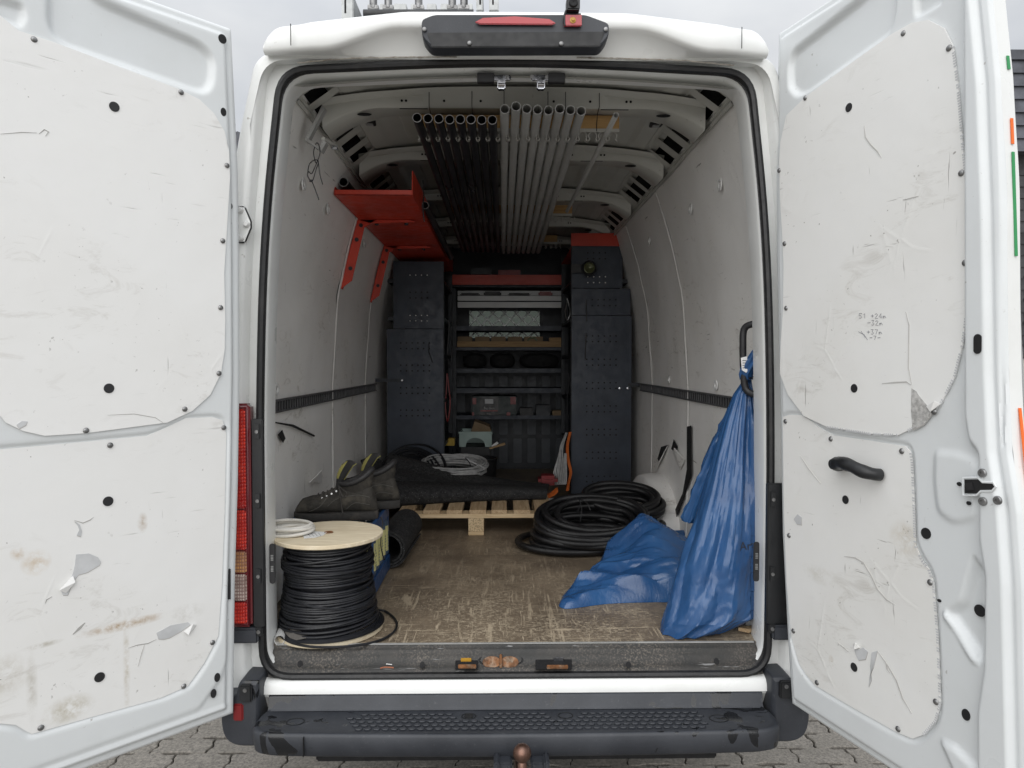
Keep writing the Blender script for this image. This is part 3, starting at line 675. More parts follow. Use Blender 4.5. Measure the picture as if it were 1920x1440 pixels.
# ---- interior walls
prof = [(.68, .875), (1.0, .88), (1.45, .88), (1.9, .848), (2.18, .785), (2.45, .70)]
wx = lambda z: interp(prof, z)
for sgn in (-1, 1):
    ys = [.10, 1.29, 2.13, 3.78]
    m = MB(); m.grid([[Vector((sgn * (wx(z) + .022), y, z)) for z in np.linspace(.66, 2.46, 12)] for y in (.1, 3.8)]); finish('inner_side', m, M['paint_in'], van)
    for k in range(3):
        y0, y1 = ys[k] + .004, ys[k + 1] - .004; rows = []
        nn = 26
        for i in range(nn):
            y = y0 + (y1 - y0) * i / (nn - 1); row = []
            for z in np.linspace(.682, 2.452, 46):
                d = .006 * noise.noise(Vector((y * 2.2 + k * 9, z * 2.2, sgn * 5))) + .0025 * noise.noise(Vector((y * 8, z * 8, sgn * 9)))
                e = min(abs(y - y0), abs(y1 - y)); d -= .006 * math.exp(-e / .03) * noise.noise(Vector((z * 6, k, sgn)))
                row.append(Vector((sgn * (wx(z) + d), y, z)))
            rows.append(row)
        m.grid(rows) if False else None
        mm = MB(); mm.grid(rows); mm.grid([[p + Vector((sgn * .005, 0, 0)) for p in r] for r in rows])
        for e in (0, -1): mm.grid([rows[e], [p + Vector((sgn * .005, 0, 0)) for p in rows[e]]])
        finish('wall_lining', mm, M['lining_w'], van)
    # joint strips over the seams
    for y in ys[1:3]:
        m = MB(); pts = []
        for z in np.linspace(.69, 2.40, 30): pts.append(Vector((sgn * (wx(z) - .003 + .002 * noise.noise(Vector((z * 9, y, 0)))), y + .004 * noise.noise(Vector((z * 5, y, 3))), z)))
        m.grid([[p + Vector((0, -.014, 0)) for p in pts], [p + Vector((-sgn * .004, -.008, 0)) for p in pts], [p + Vector((-sgn * .004, .008, 0)) for p in pts], [p + Vector((0, .014, 0)) for p in pts]])
        finish('joint_strip', m, M['lining_w'], van)
    # cargo rail
    m = MB(); zr = 1.41
    m.box((sgn * .876, .12, zr - .025), (sgn * .868, 2.48, zr - .019)); m.box((sgn * .876, .12, zr + .017), (sgn * .866, 2.48, zr + .025)); m.box((sgn * .8795, .12, zr - .0235), (sgn * .8755, 2.48, zr + .0235))
    rail = finish('cargo_rail', m, M['railm'], van, bevel=.001)
    m = MB(); m.box((sgn * .8755, .12, zr - .0187), (sgn * .874, 2.48, zr + .0165)); finish('slot_backing', m, M['dark'], rail, smooth=False)
    m = MB(); y = .13
    while y < 2.47: m.box((sgn * .8738, y, zr - .0187), (sgn * .870, y + .011, zr + .0165)); y += .034
    o = finish('slot_bars', m, M['railm'], rail, smooth=False); tag(o, kind='stuff')
    # cup washers in the wall sheets
    cups = ((566, 346), (612, 392), (680, 457), (515, 730)) if sgn < 0 else ((1353, 347), (1298, 392), (1220, 452), (1345, 722), (1257, 712))
    for px, py in cups:
        # intersect with the wall
        best = None
        for y in np.linspace(.1, 2.45, 300):
            q = at(px, py, y); e = abs(q.x - sgn * wx(q.z))
            if best is None or e < best[0]: best = (e, q)
        q = best[1]; q.x = sgn * (wx(q.z) - .006)
        m = MB(); m.lathe([(.024, 0), (.022, -sgn * .005), (.013, -sgn * .004), (.011, sgn * .004)], q, 'x', 18); m.lathe([(.011, sgn * .003), (0, sgn * .003)], q, 'x', 12)
        c_ = finish('cup_washer', m, M['white_plastic'], van)
        m = MB(); m.lathe([(.0105, sgn * .0015), (0, sgn * .0015)], q, 'x', 12); finish('cup_hole', m, M['dark'], c_)
    # wheel arch
    m = MB(); rows = []
    for a in np.linspace(0, PI, 22):
        y = 1.86 - .44 * math.cos(a); z = .66 + .265 * math.sin(a)
        rows.append([Vector((sgn * x, y, z + dz)) for x, dz in ((.885, 0), (.80, -.002), (.775, -.012), (.76, -.04), (.755, -.08))])
    m.grid(rows); cc = [r[-1] for r in rows]; m.add(cc, [tuple(range(len(cc)))]); finish('wheel_arch', m, M['lining_w'], van)

def wallpt(px, py, sgn, proud=.004):
    best = None
    for y in np.linspace(.08, 2.5, 500):
        q = at(px, py, y); e = abs(q.x - sgn * wx(q.z))
        if best is None or e < best[0]: best = (e, q)
    q = best[1]; q.x = sgn * (wx(q.z) - proud); return q
# tears in the wall sheets: a dark gap behind and a lifted flap of sheet beside it
for sgn, poly in ((-1, [(516, 815), (524, 806), (530, 822), (526, 830)]), (-1, [(505, 790), (545, 796), (586, 816), (585, 819), (543, 800), (505, 792)]),
                  (1, [(1236, 860), (1243, 838), (1256, 834), (1248, 850), (1240, 868)]), (1, [(1262, 842), (1267, 824), (1274, 838), (1270, 848)]),
                  (1, [(1292, 800), (1300, 798), (1300, 890), (1288, 930), (1270, 975), (1264, 968), (1284, 925), (1292, 880)]),
                  (1, [(1316, 1236 - 320), (1322, 905), (1328, 920), (1320, 925)])):
    P = [wallpt(px, py, sgn, .009) for px, py in poly]
    m = MB(); m.prism(P, (-sgn * .002, 0, 0)); finish('torn_gap', m, M['dark'], van, smooth=False)
for sgn, poly in ((1, [(1256, 836), (1247, 866), (1232, 884), (1238, 868)]), (-1, [(575, 905), (590, 882), (598, 905)]), (1, [(1266, 850), (1276, 840), (1288, 862), (1280, 880)])):
    P = [wallpt(px, py, sgn, .010) for px, py in poly]; P[1].x -= sgn * .02
    m = MB(); m.prism(P, (-sgn * .003, .002, 0)); finish('torn_flap', m, M['lining_w'], van, smooth=False)
# ---- ceiling: cant rails, bows, sheet
for sgn in (-1, 1):
    def cp(y, t, dep=0):     # across the cant rail, t 0 at the wall, 1 at the ceiling
        x = .708 + (.595 - .708) * t; z = 2.416 + (2.524 - 2.416) * t
        return Vector((sgn * (x + dep * .7), y, z + dep * .7))
    m = MB(); y = .10; bars = []
    m.grid([[cp(y, -.12, .004), cp(y, -.02), cp(y, .14)] for y in np.linspace(.1, 3.75, 30)]); m.grid([[cp(y, .87), cp(y, 1.02), cp(y, 1.1, .01)] for y in np.linspace(.1, 3.75, 30)])
    skew = .035; holes = [(c_ - .042, c_ + .042) for c_ in (.165, .30, .56, .71, .86, 1.19, 1.32, 1.46, 1.60, 1.98, 2.12, 2.26, 2.42, 2.74, 2.9, 3.06)]
    prev = .10
    for h0, h1 in holes + [(3.75, 3.8)]:
        m.grid([[cp(prev, .135), cp(prev + skew * .5, .5), cp(prev + skew, .875)], [cp(h0, .135), cp(h0 + skew * .5, .5), cp(h0 + skew, .875)]]); prev = h1
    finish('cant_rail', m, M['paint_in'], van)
    m = MB(); m.grid([[cp(y, 0, .05), cp(y, 1, .05)] for y in (.1, 3.75)]); m.grid([[cp(y, 1, .0), cp(y, 1.0, .05)] for y in (.1, 3.75)]); finish('cant_rail_back', m, M['dark'], van, smooth=False)
    # grey edge channel along the wall top
    m = MB(); m.grid([[Vector((sgn * x, y, z)) for x, z in ((.716, 2.418), (.700, 2.405), (.694, 2.412), (.700, 2.432))] for y in np.linspace(.1, 3.7, 4)]); finish('wall_top_channel', m, M['paint_in'], van, angle=20)
    for y in (.62, 1.22):       # small black lamps sitting in the cant rail
        c = cp(y, 1.35); m = MB(); m.prism([Vector((sgn * (.565 + p.x), y + p.y, 2.518)) for p in rloop([(-.028, -.022, .008), (-.022, .03, .008), (.024, .026, .008), (.028, -.014, .008)], 3)], (0, 0, -.010)); l_ = finish('interior_lamp', m, M['plug'], van, bevel=.002)
        m = MB(); m.box((sgn * .565 - .014, y - .010, 2.503), (sgn * .565 + .014, y + .014, 2.509)); finish('lamp_lens', m, M['cable_grey'], l_, bevel=.002)
m = MB(); rows = []
for y in np.linspace(.02, 3.78, 60):
    row = []
    for x in np.linspace(-.64, .64, 129):
        zc = 2.558 - .05 * (abs(x) / .64) ** 3
        k = (x + .8) / .16; f_ = k - math.floor(k); rib = 1 if .25 < f_ < .62 else 0
        fr = min(1, max(0, (f_ - .18) / .08)) * min(1, max(0, (.70 - f_) / .08))
        dist = min([abs(y - b) for b in (.15, .40, 1.05, 1.84, 2.6, 3.3)]); fr *= min(1, max(0, (dist - .08) / .05))
        row.append(Vector((x, y, zc - .014 * fr)))
    rows.append(row)
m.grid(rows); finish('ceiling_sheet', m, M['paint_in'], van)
m = MB(); m.grid([[Vector((x, y, z + dz)) for y, z in ((.004, 2.452), (.045, 2.462), (.10, 2.50), (.12, 2.545))] for x, dz in [(x, -.035 * (x / .70) ** 2) for x in np.linspace(-.70, .70, 20)]]); finish('header_inner', m, M['paint_in'], van)
for yb in (.40, 1.05, 1.84, 2.60, 3.3):
    m = MB(); rows = []
    for x in np.linspace(-.675, .675, 61):
        ax = abs(x); e = max(0, (ax - .43) / .245); zb = 2.478 - .085 * e ** 2.2; w = .052 + .03 * e; stp = .006 if ax < .30 else 0
        zt = 2.545 - .05 * (ax / .64) ** 3
        rows.append([Vector((x, y, z)) for y, z in ((yb - w - .018, zt), (yb - w - .012, zt - .012 ), (yb - w, zt - .018 - stp), (yb - w + .002, zb + .008), (yb - w + .008, zb), (yb + w - .01, zb), (yb + w, zb + .01), (yb + w + .01, zt))])
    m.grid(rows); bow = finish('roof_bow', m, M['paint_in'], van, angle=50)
    m = MB()
    for x in (-.40, -.385, .40, .415, -.25, -.12, .14, .27): m.disc((x, yb - .0525, 2.500), (0, -1, 0), .0045, .0015, 10)
    for x in (-.36, .36): m.box((x - .05, yb - .04, 2.4765), (x + .05, yb - .034, 2.478))
    for s_ in (-1, 1): m.disc((s_ * .535, yb - .04, 2.456), (0, -.4, -1), .026, .0015, 14, 1, .3)
    tag(finish('bow_hole', m, M['dark'], bow, smooth=False), kind='stuff')

# latch strikers at the top of the opening
for s_, px in ((-1, 940), (1, 1014)):
    c = at(px, 150, .0)
    m = MB(); m.box((c.x - .012, -.012, c.z - .030), (c.x + .012, .012, c.z + .012)); m.box((c.x - .030, -.006, c.z - .002), (c.x + .030, .004, c.z + .014)); st = finish('latch_striker', m, M['chrome'], van, bevel=.003)
    m = MB(); m.tube([c + Vector((-.010, -.016, -.020)), c + Vector((.010, -.016, -.020))], .005, 8); finish('striker_pin', m, M['chrome'], st)
    bx = c.x + s_ * .048; m = MB(); m.box((bx - .026, -.012, c.z - .010), (bx + .026, .010, c.z + .018)); bb = finish('latch_buffer', m, M['plug'], van, bevel=.002)
    for dx in (-.028, .018):
        m = MB(); m.disc((c.x + dx, -.007, c.z + .006), (0, -1, 0), .006, .003, 10); finish('bolt', m, M['screw'], st)

# bulkhead behind the racking, with a lattice window
yb = 3.80
w0 = at(880, 583, yb); w1 = at(1012, 634, yb)
m = MB()
m.box((-.9, yb, .66), (w0.x, yb + .02, 2.56)); m.box((w1.x, yb, .66), (.9, yb + .02, 2.56)); m.box((w0.x, yb, .66), (w1.x, yb + .02, w1.z)); m.box((w0.x, yb, w0.z), (w1.x, yb + .02, 2.56))
bk = finish('bulkhead', m, M['rackd'], van, bevel=.002)
for x in np.arange(-.39, .45, .12):
    for z0, z1 in ((.72, .93), (.96, 1.09), (1.14, 1.32), (1.36, 1.458)):
        m = MB(); m.box((x - .036, yb - .018, z0), (x + .036, yb + .001, z1)); finish('pressed_rib', m, M['ribm'], bk, bevel=.006)
m = MB(); m.box((w0.x, yb + .006, w1.z), (w1.x, yb + .010, w0.z))
gm, gnt, gb = newmat('tinted_glass'); gb.inputs['Base Color'].default_value = (.13, .16, .155, 1); gb.inputs['Transmission Weight'].default_value = 1; gb.inputs['Roughness'].default_value = .02; gb.inputs['IOR'].default_value = 1.1
M['glass'] = gm
finish('window_pane', m, gm, bk, smooth=False)
m = MB(); W = w1.x - w0.x; H = w0.z - w1.z; ncell = 6; cw = W / ncell
for k in range(-2, ncell + 3):
    for d in (1, -1):
        a = Vector((w0.x + k * cw, yb - .004 + d * .0015, w1.z)); b = Vector((w0.x + k * cw + d * H * .95, yb - .004 + d * .0015, w0.z))
        t0, t1 = 0, 1
        def clipx(p, q):
            dx = q.x - p.x; ts = sorted(((w0.x - p.x) / dx, (w1.x - p.x) / dx)); lo, hi = max(0, ts[0]), min(1, ts[1])
            return (p + (q - p) * lo, p + (q - p) * hi) if hi > lo + .02 else None
        cc = clipx(a, b)
        if cc: m.tube(cc, .0065, 6)
finish('window_lattice', m, M['alu'], bk)
m = MB(); m.box((-.5, 4.9, 1.1), (.0, 5.2, 1.80)); m.box((.12, 4.9, 1.1), (.5, 5.2, 1.74)); m.box((-.9, 4.1, .5), (.9, 6.0, 1.15)); m.box((-.9, 3.95, .5), (-.86, 6, 2.5)); m.box((.86, 3.95, .5), (.9, 6, 2.5)); m.box((-.9, 3.95, 2.3), (.9, 5.6, 2.5)); finish('cab', m, M['dark'], van, smooth=False)

# grab handle on the right pillar
gp = [at(1430, 612, .10), at(1410, 608, .12), at(1395, 618, .14), at(1393, 650, .14), at(1394, 690, .14), at(1398, 728, .14), at(1415, 740, .12), at(1432, 740, .10)]
m = MB(); m.tube(smooth_path(gp, 5), .0115, 10); finish('grab_handle', m, M['plug'], van)

# ------------------------------------------------------------------ rear doors
def inpoly(P, U, Z):
    """signed distance (negative inside) of numpy points to polygon"""
    P = np.array(P, float); n = len(P); d = np.full(U.shape, 1e9); ins = np.zeros(U.shape, bool)
    for i in range(n):
        ax, az = P[i]; bx, bz = P[(i + 1) % n]; ex, ez = bx - ax, bz - az; L2 = ex * ex + ez * ez + 1e-12
        t = np.clip(((U - ax) * ex + (Z - az) * ez) / L2, 0, 1); d = np.minimum(d, (U - ax - t * ex) ** 2 + (Z - az - t * ez) ** 2)
        c = ((az > Z) != (bz > Z)) & (U < (bx - ax) * (Z - az) / (bz - az + 1e-12) + ax); ins ^= c
    d = np.sqrt(d); return np.where(ins, -d, d)
def sstep(x, a, b):
    t = np.clip((x - a) / (b - a), 0, 1); return t * t * (3 - 2 * t)
def roundpoly(P, r, seg=4):
    return [(p.x, p.y) for p in rloop([(a, b, r) for a, b in P], seg)]
class Door:
    def __init__(s, name, H, ang, sgn, label):
        s.H = Vector((H[0], H[1], 0)); s.d = Vector((sgn * math.sin(ang), -math.cos(ang), 0)); s.sgn = sgn
        s.n = Vector((-s.d.y * -sgn * -1, 0, 0))
        n = Vector((s.d.y, -s.d.x, 0))               # one of the two horizontal normals
        if n.dot(CAM - s.H) < 0: n = -n
        s.n = n.normalized()                          # towards the camera: the inner face
        s.o = sub_empty('rear_door', (H[0], H[1], .5), van); s.o['label'] = label
    def uz(s, px, py, h=0.):
        d = ray(px, py); t = (s.H + s.n * h - CAM).dot(s.n) / d.dot(s.n); q = CAM + d * t
        return ((q - s.H).dot(s.d), q.z)
    def pt(s, u, z, h=0.): return s.H + s.d * u + Vector((0, 0, z)) + s.n * h
    def poly(s, P, h, th, name, mat, bevel=0, uvz=False, smooth=False, label=None):
        Q = P if uvz else [s.uz(*p) for p in P]
        m = MB(); m.prism([s.pt(u, z, h) for u, z in Q], s.n * th)
        o = finish(name, m, mat, s.o, bevel=bevel, smooth=smooth or bevel > 0)
        if label: o['label'] = label
        return o
    def disc(s, px, py, r, h, th, name, mat, sx=1, sz=1, bevel=.001):
        u, z = s.uz(px, py); m = MB(); m.disc(s.pt(u, z, h), s.n, r, th, 18, sx, sz); return finish(name, m, mat, s.o, bevel=bevel)
    def screw(s, px, py, h=.005):
        u, z = s.uz(px, py); rows = []
        if 'screw_src' not in s.__dict__:
            m = MB(); c = s.pt(u, z, h); t1 = s.d; t2 = Vector((0, 0, 1))
            for r, k in ((0, .004), (.0025, .0038), (.0052, .0028), (.0070, .0008), (.0074, 0)): rows.append([c + s.n * k + (t1 * math.cos(a) + t2 * math.sin(a)) * r for a in np.linspace(0, 2 * PI, 13)[:-1]])
            m.grid(rows, closed_u=True); s.screw_src = finish('screw', m, M['screw'], s.o)
        else: clone(s.screw_src, s.pt(u, z, h + .002), s.o)

def build_skin(D, u0t, u1t, zb, zt, feats, nu=150, nz_=300, ztf=None):
    Z = np.linspace(0, 1, nz_)[:, None]; T = np.linspace(0, 1, nu)[None, :]
    zz = zb + (zt - zb) * Z
    u0 = np.interp(zz[:, 0], [p[1] for p in u0t], [p[0] for p in u0t])[:, None]; u1 = np.interp(zz[:, 0], [p[1] for p in u1t], [p[0] for p in u1t])[:, None]
    U = u0 + (u1 - u0) * T; ZZ = zz + 0 * U
    # rounded outer corners at the hinge side
    d_edge = np.minimum(np.minimum(U - u0, u1 - U), np.minimum(ZZ - zb, zt - ZZ))
    h = -.016 * (1 - sstep(d_edge, .024, .036)) + .003 * (sstep(d_edge, .012, .015) - sstep(d_edge, .018, .021)) - .010 * (1 - sstep(d_edge, .0, .006))
    for poly, depth, w, r in feats:
        sd = inpoly(roundpoly(poly, r), U, ZZ); h = h + depth * (1 - sstep(sd, -w, w * .3))
    rows = [[D.pt(float(U[i, j]), float(ZZ[i, j]), float(h[i, j])) for j in range(nu)] for i in range(nz_)]
    m = MB(); m.grid(rows)
    finish('inner_skin', m, M['door_paint'], D.o, angle=70)
    # sides and outer skin
    per = [rows[0][j] for j in range(0, nu, 6)] + [rows[i][-1] for i in range(0, nz_, 6)] + [rows[-1][j] for j in range(nu - 1, -1, -6)] + [rows[i][0] for i in range(nz_ - 1, -1, -6)]
    m = MB(); m.grid([per, [p - D.n * .012 for p in per]], closed_u=True)
    m.grid([[p - D.n * .012 for p in per], [p - D.n * .036 for p in per]], closed_u=True)
    back = [p - D.n * .036 for p in per]; m.add(back, [tuple(range(len(back)))]); finish('outer_skin', m, M['paint'], D.o, angle=50)
    return rows

# left door
DL = Door('rear_door', (-.820, -.13), R(43.7), -1, 'left rear door swung far open')
uz = DL.uz
zt = uz(433, 55, -.026)[1]; zb = uz(437, 1337, -.026)[1]
u0t = sorted([uz(*p, -.026) for p in ((433, 55), (440, 200), (446, 330), (448, 480), (449, 700), (446, 900), (440, 1100), (437, 1337))], key=lambda t: t[1])
UL = .78
win = [uz(*p) for p in ((88, -60), (88, 55), (118, 85), (385, 178), (402, 158), (404, 108), (380, 80), (180, -8))]; win[0] = (win[0][0], win[1][1] + .22); win[-1] = (win[-1][0], win[-1][1])
w2 = [uz(*p) for p in ((45, 8), (50, 32), (40, 52), (-30, 30), (-30, -14))]
beam = [uz(*p) for p in ((-10, 840), (-10, 800), (60, 816), (170, 812), (300, 795), (330, 785), (352, 782), (330, 792), (310, 803), (277, 816), (160, 829))]
up_l = [(33, 58), (100, 80), (233, 130), (333, 167), (373, 187), (400, 213), (420, 247), (428, 283), (430, 333), (424, 433), (419, 513), (421, 600), (420, 655), (413, 700), (393, 740), (360, 770), (313, 792), (160, 812), (83, 817), (43, 808), (10, 792)]
up_l = [uz(*p) for p in up_l]
ztop_l = up_l[0][1]
up_l = up_l + [(up_l[-1][0] + .05, up_l[-1][1] + .08), (.70, 1.55), (.71, 2.2), (.66, ztop_l + .03), (.58, ztop_l + .04)]
lo_l = [(-2, 843), (167, 828), (277, 817), (310, 803), (350, 784), (400, 782), (418, 788), (425, 813), (422, 960), (417, 1093), (410, 1193), (384, 1243), (353, 1287), (300, 1310), (180, 1343), (60, 1377), (47, 1370), (30, 1360), (0, 1357)]
lo_l = [uz(*p) for p in lo_l]; lo_l += [(.70, lo_l[-1][1]), (.71, 1.2), (.66, lo_l[0][1])]
low_rec = [(u, z) for u, z in lo_l]
grow = lambda P, e: [(u + e * np.sign(u - .4), z + e * np.sign(z - (sum(q[1] for q in P) / len(P)))) for u, z in P]
build_skin(DL, u0t, [(UL, 0), (UL, 3)], zb, zt, [(win, -.016, .016, .03), (w2, -.012, .012, .01), (grow(low_rec, .008), -.007, .010, .02), ([(.03, zb + .04), (.74, zb + .04), (.74, zb + .06), (.12, zb + .062), (.055, zb + .13), (.03, zb + .2)], -.004, .006, .01)])
LS = [((-.0, 0, 0), 1, (1, 1, 1), 0, (1, 1, 1))]
def panel_mesh(D, poly, h, name, mat, th=.003, bulge=.003):
    # sheet with real thickness, slightly uneven
    us = [p[0] for p in poly]; zs = [p[1] for p in poly]
    m = MB(); n = len(poly); fr = [D.pt(u, z, h + th) for u, z in poly]
    m.prism([D.pt(u, z, h) for u, z in poly], D.n * th)
    return finish(name, m, mat, D.o, smooth=False)
def stained(base, D, poly, spots, colr, heavy, smear):
    # stain centres are given on the door and turned into the sheet's own coordinates
    P = [D.pt(u, z, 0) for u, z in poly]; lo = Vector([min(p[i] for p in P) for i in range(3)]); hi = Vector([max(p[i] for p in P) for i in range(3)]); c = (lo + hi) / 2
    st = []
    for px, py, r, cl, amt, sc in spots:
        u, z = D.uz(px, py); q = D.pt(u, z, .0) - c; st.append((tuple(q), r, cl, amt, sc))
    return lining(base, colr, heavy, st, smear)
spl = [(68, 1055, .035, (.55, .42, .27), .8, (1, 1, 1)), (35, 1038, .02, (.5, .38, .25), .7, (1, 1, 1)), (235, 1172, .085, (.42, .30, .18), 1.0, (.7, .7, 5.5)), (238, 1250, .16, (.50, .45, .36), .75, (16, 16, 1)), (130, 1330, .05, (.42, .37, .26), .8, (.8, .8, 1.3)),
       (60, 1290, .10, (.45, .42, .36), .6, (7, 7, 1)), (350, 1150, .06, (.45, .43, .38), .5, (1, 1, 2)), (268, 980, .03, (.45, .36, .27), .8, (2, 2, 1)), (80, 1210, .05, (.4, .37, .3), .7, (1, 1, 6)), (5, 1270, .06, (.45, .41, .33), .6, (1, 1, 1))]
o = panel_mesh(DL, up_l, .001, 'upper_lining', M['lining_l'], .0035)
o = panel_mesh(DL, lo_l, -.006, 'lower_lining', stained('left_lower_lining', DL, lo_l, spl, (.82, .82, .81), .8, .25), .0035)
for p in ((213, 201), (203, 728), (203, 940), (187, 1270)): DL.disc(*p, .0125 if p[1] > 300 else .0125, .0045 if p[1] < 900 else -.002, .0022, 'blind_plug', M['plug'])
for p in ((63, 75), (338, 174), (424, 311), (416, 452), (412, 577), (409, 700), (345, 767), (160, 807)): DL.screw(*p, h=.0045)
for p in ((207, 835), (420, 802), (399, 1205), (345, 1287), (77, 1365)): DL.screw(*p, h=-.0025)
for p, sx, sz in (((417, 73), 1, 1.1), ((419, 210), .7, 1), ((433, 385), .85, .9), ((432, 417), .75, .75)): DL.disc(*p, .012, -.001 if p[0] < 430 else -.012, .0016, 'access_hole', M['dark'], sx, sz, 0)
for p in ((407, 1270), (400, 1300)): DL.disc(*p, .013, .0005, .0016, 'access_hole', M['plug'], .65, 1, 0)
for p in ((391, 1338), (159, 1413)): DL.disc(*p, .008, -.0155, .002, 'drain_plug', M['plug'])
# tears in the lower left sheet
M['pipe_rimw'] = simple('torn_white_core', (.68, .67, .65), .7, var=.2, scale=90, bump=.004)
def tear(D, pts, flap, h, mat_lin, patch=None):
    D.poly(pts, h, .0008, 'torn_patch', patch or M['tear_grey'])
    g_ = [(x + (1 if i > len(pts) / 2 else 0), y + 1.5) for i, (x, y) in enumerate(pts)]
    D.poly(g_, h - .0004, .0008, 'torn_gap', M['dark_line'])
    if flap: 
        Q = [D.uz(*p) for p in flap]; m = MB(); k = len(Q); m.prism([D.pt(u, z, h + (.006 if i % 2 else .001)) for i, (u, z) in enumerate(Q)], D.n * .002); finish('torn_flap', m, mat_lin, D.o, smooth=False)
M['tear_grey'] = simple('exposed_grey_backing', (.60, .61, .62), .7, var=.08, scale=20)
M['dark_line'] = simple('torn_edge_shadow_gap', (.48, .47, .45), .8, var=.1)
tear(DL, [(143, 1040), (167, 1038), (184, 1045), (190, 1054), (187, 1060), (165, 1073), (148, 1078), (138, 1090), (127, 1116), (118, 1116), (115, 1108), (132, 1088), (137, 1075), (141, 1058)], [(137, 1080), (140, 1091), (124, 1112), (110, 1106)], -.0022, M['lining_l'])
tear(DL, [(294, 1187), (320, 1173), (353, 1167), (358, 1171), (340, 1184), (318, 1196), (306, 1199), (297, 1198)], [(345, 1184), (360, 1170), (368, 1171), (352, 1190)], -.0022, M['lining_l'])
tear(DL, [(140, 977), (150, 984), (154, 996), (152, 1006), (144, 1004), (149, 994), (146, 985)], None, -.0022, M['lining_l'])
def crack(D, pts, h, w=1.3):
    w *= .0009; Q = [Vector(D.uz(*p)) for p in pts]; k = len(Q); A_, B_ = [], []
    for i in range(k):
        d = (Q[min(i + 1, k - 1)] - Q[max(i - 1, 0)]).normalized(); n_ = Vector((d.y, -d.x)); e = w * (.25 if i in (0, k - 1) else 1)
        A_.append(Q[i] + n_ * e); B_.append(Q[i] - n_ * e)
    m = MB(); m.grid([[D.pt(q.x, q.y, h) for q in A_], [D.pt(q.x, q.y, h + .0010) for q in A_], [D.pt(q.x, q.y, h + .0003) for q in B_], [D.pt(q.x, q.y, h - .001) for q in B_]])
    return finish('crack', m, M['dark_line'], D.o, smooth=False)
crack(DL, [(240, 1216), (258, 1210), (278, 1207), (294, 1199)], -.0022); crack(DL, [(271, 1210), (266, 1225), (259, 1250)], -.0022, 1); crack(DL, [(137, 1190), (150, 1178), (160, 1168)], -.0022, 4); crack(DL, [(85, 1132), (88, 1125), (98, 1119)], -.0022, 1.5)
crack(DL, [(140, 976), (156, 981), (170, 975), (176, 970)], -.0022); crack(DL, [(0, 252), (40, 249), (68, 250)], .0046, .8); crack(DL, [(72, 252), (82, 244), (90, 248), (84, 256)], .0046, 1.5); crack(DL, [(200, 778), (250, 776), (290, 783), (305, 793)], .0046, .8)
tear(DL, [(30, 796), (40, 789), (51, 790), (47, 797), (35, 803)], None, .0046, M['lining_l'])
DL.poly([(432, 1068), (435, 1068), (435, 1125), (431, 1125)], -.014, .006, 'edge_clip', M['plug'])

# right door
DR = Door('rear_door', (.800, -.11), R(17.4), 1, 'right rear door with handle and lock')
uz = DR.uz
zt = uz(1463, 62, -.026)[1]; zb = uz(1488, 1320, -.026)[1]
u0t = sorted([uz(*p, -.026) for p in ((1463, 62), (1458, 300), (1459, 480), (1466, 780), (1470, 1000), (1480, 1200), (1488, 1320))], key=lambda t: t[1])
u1t = sorted([uz(*p, -.026) for p in ((1862, -150), (1875, 0), (1890, 150), (1900, 400), (1905, 700), (1912, 850), (1930, 960), (1940, 1100), (1950, 1500))], key=lambda t: t[1])
win = [uz(*p) for p in ((1607, -2), (1485, 95), (1477, 120), (1477, 165), (1492, 182), (1508, 177), (1660, 68), (1673, 52), (1680, 20), (1680, -70))]
w2 = [uz(*p) for p in ((1713, -10), (1714, 30), (1722, 32), (1768, 4), (1768, -30))]
rid = [uz(*p) for p in ((1812, -300), (1814, 780), (1822, 828), (1840, 850), (1841, 1012), (1852, 1078), (1850, 1250), (1838, 1330), (1838, 1500), (2100, 1500), (2100, -300))]
rid = [(u, z) if z < 3 else (u, 2.9) for u, z in rid]
groove = [uz(*p) for p in ((1868, -300), (1876, 250), (1880, 840), (1886, 840), (1884, 250), (1876, -300))]
bulge = [uz(*p) for p in ((1752, 842), (1800, 846), (1838, 862), (1838, 975), (1790, 985), (1757, 962), (1750, 900))]
vee = [uz(*p) for p in ((1770, 1148), (1800, 1128), (1824, 1040), (1848, 1075), (1852, 1170), (1842, 1246), (1826, 1240), (1788, 1185))]
vee2 = [uz(*p) for p in ((1766, 1150), (1776, 1142), (1836, 1228), (1836, 1248), (1822, 1240))]
bot = [uz(*p) for p in ((1762, 1385), (1790, 1394), (1838, 1440), (1838, 1500), (1800, 1470))]
up_r = [(1460, 267), (1477, 217), (1513, 182), (1597, 120), (1677, 63), (1713, 43), (1743, 38), (1773, 53), (1790, 87), (1800, 167), (1808, 267), (1820, 383), (1823, 490), (1817, 580), (1808, 647), (1793, 707), (1767, 757), (1720, 800), (1687, 816), (1633, 813), (1553, 800), (1510, 780), (1480, 740), (1465, 700), (1463, 667), (1470, 607), (1472, 513), (1467, 433), (1459, 367), (1458, 300)]
up_r = [(1466, 267)] + up_r[1:-6] + [(1467, 640), (1471, 580), (1472, 500), (1469, 433), (1465, 367), (1464, 300)]
up_r = [uz(*p) for p in up_r]
lo_r = [(1467, 782), (1478, 778), (1500, 778), (1516, 786), (1535, 802), (1560, 816), (1630, 826), (1697, 837), (1706, 848), (1709, 865), (1713, 960), (1715, 1023), (1727, 1050), (1740, 1067), (1749, 1093), (1757, 1193), (1762, 1320), (1753, 1353), (1730, 1378), (1710, 1385), (1680, 1373), (1600, 1328), (1527, 1285), (1510, 1264), (1497, 1243), (1483, 1193), (1474, 1093), (1469, 960)]
lo_r = [uz(*p) for p in lo_r]
g2 = [(u + .008 * np.sign(u - .25), z + .008 * np.sign(z - 1.0)) for u, z in lo_r]
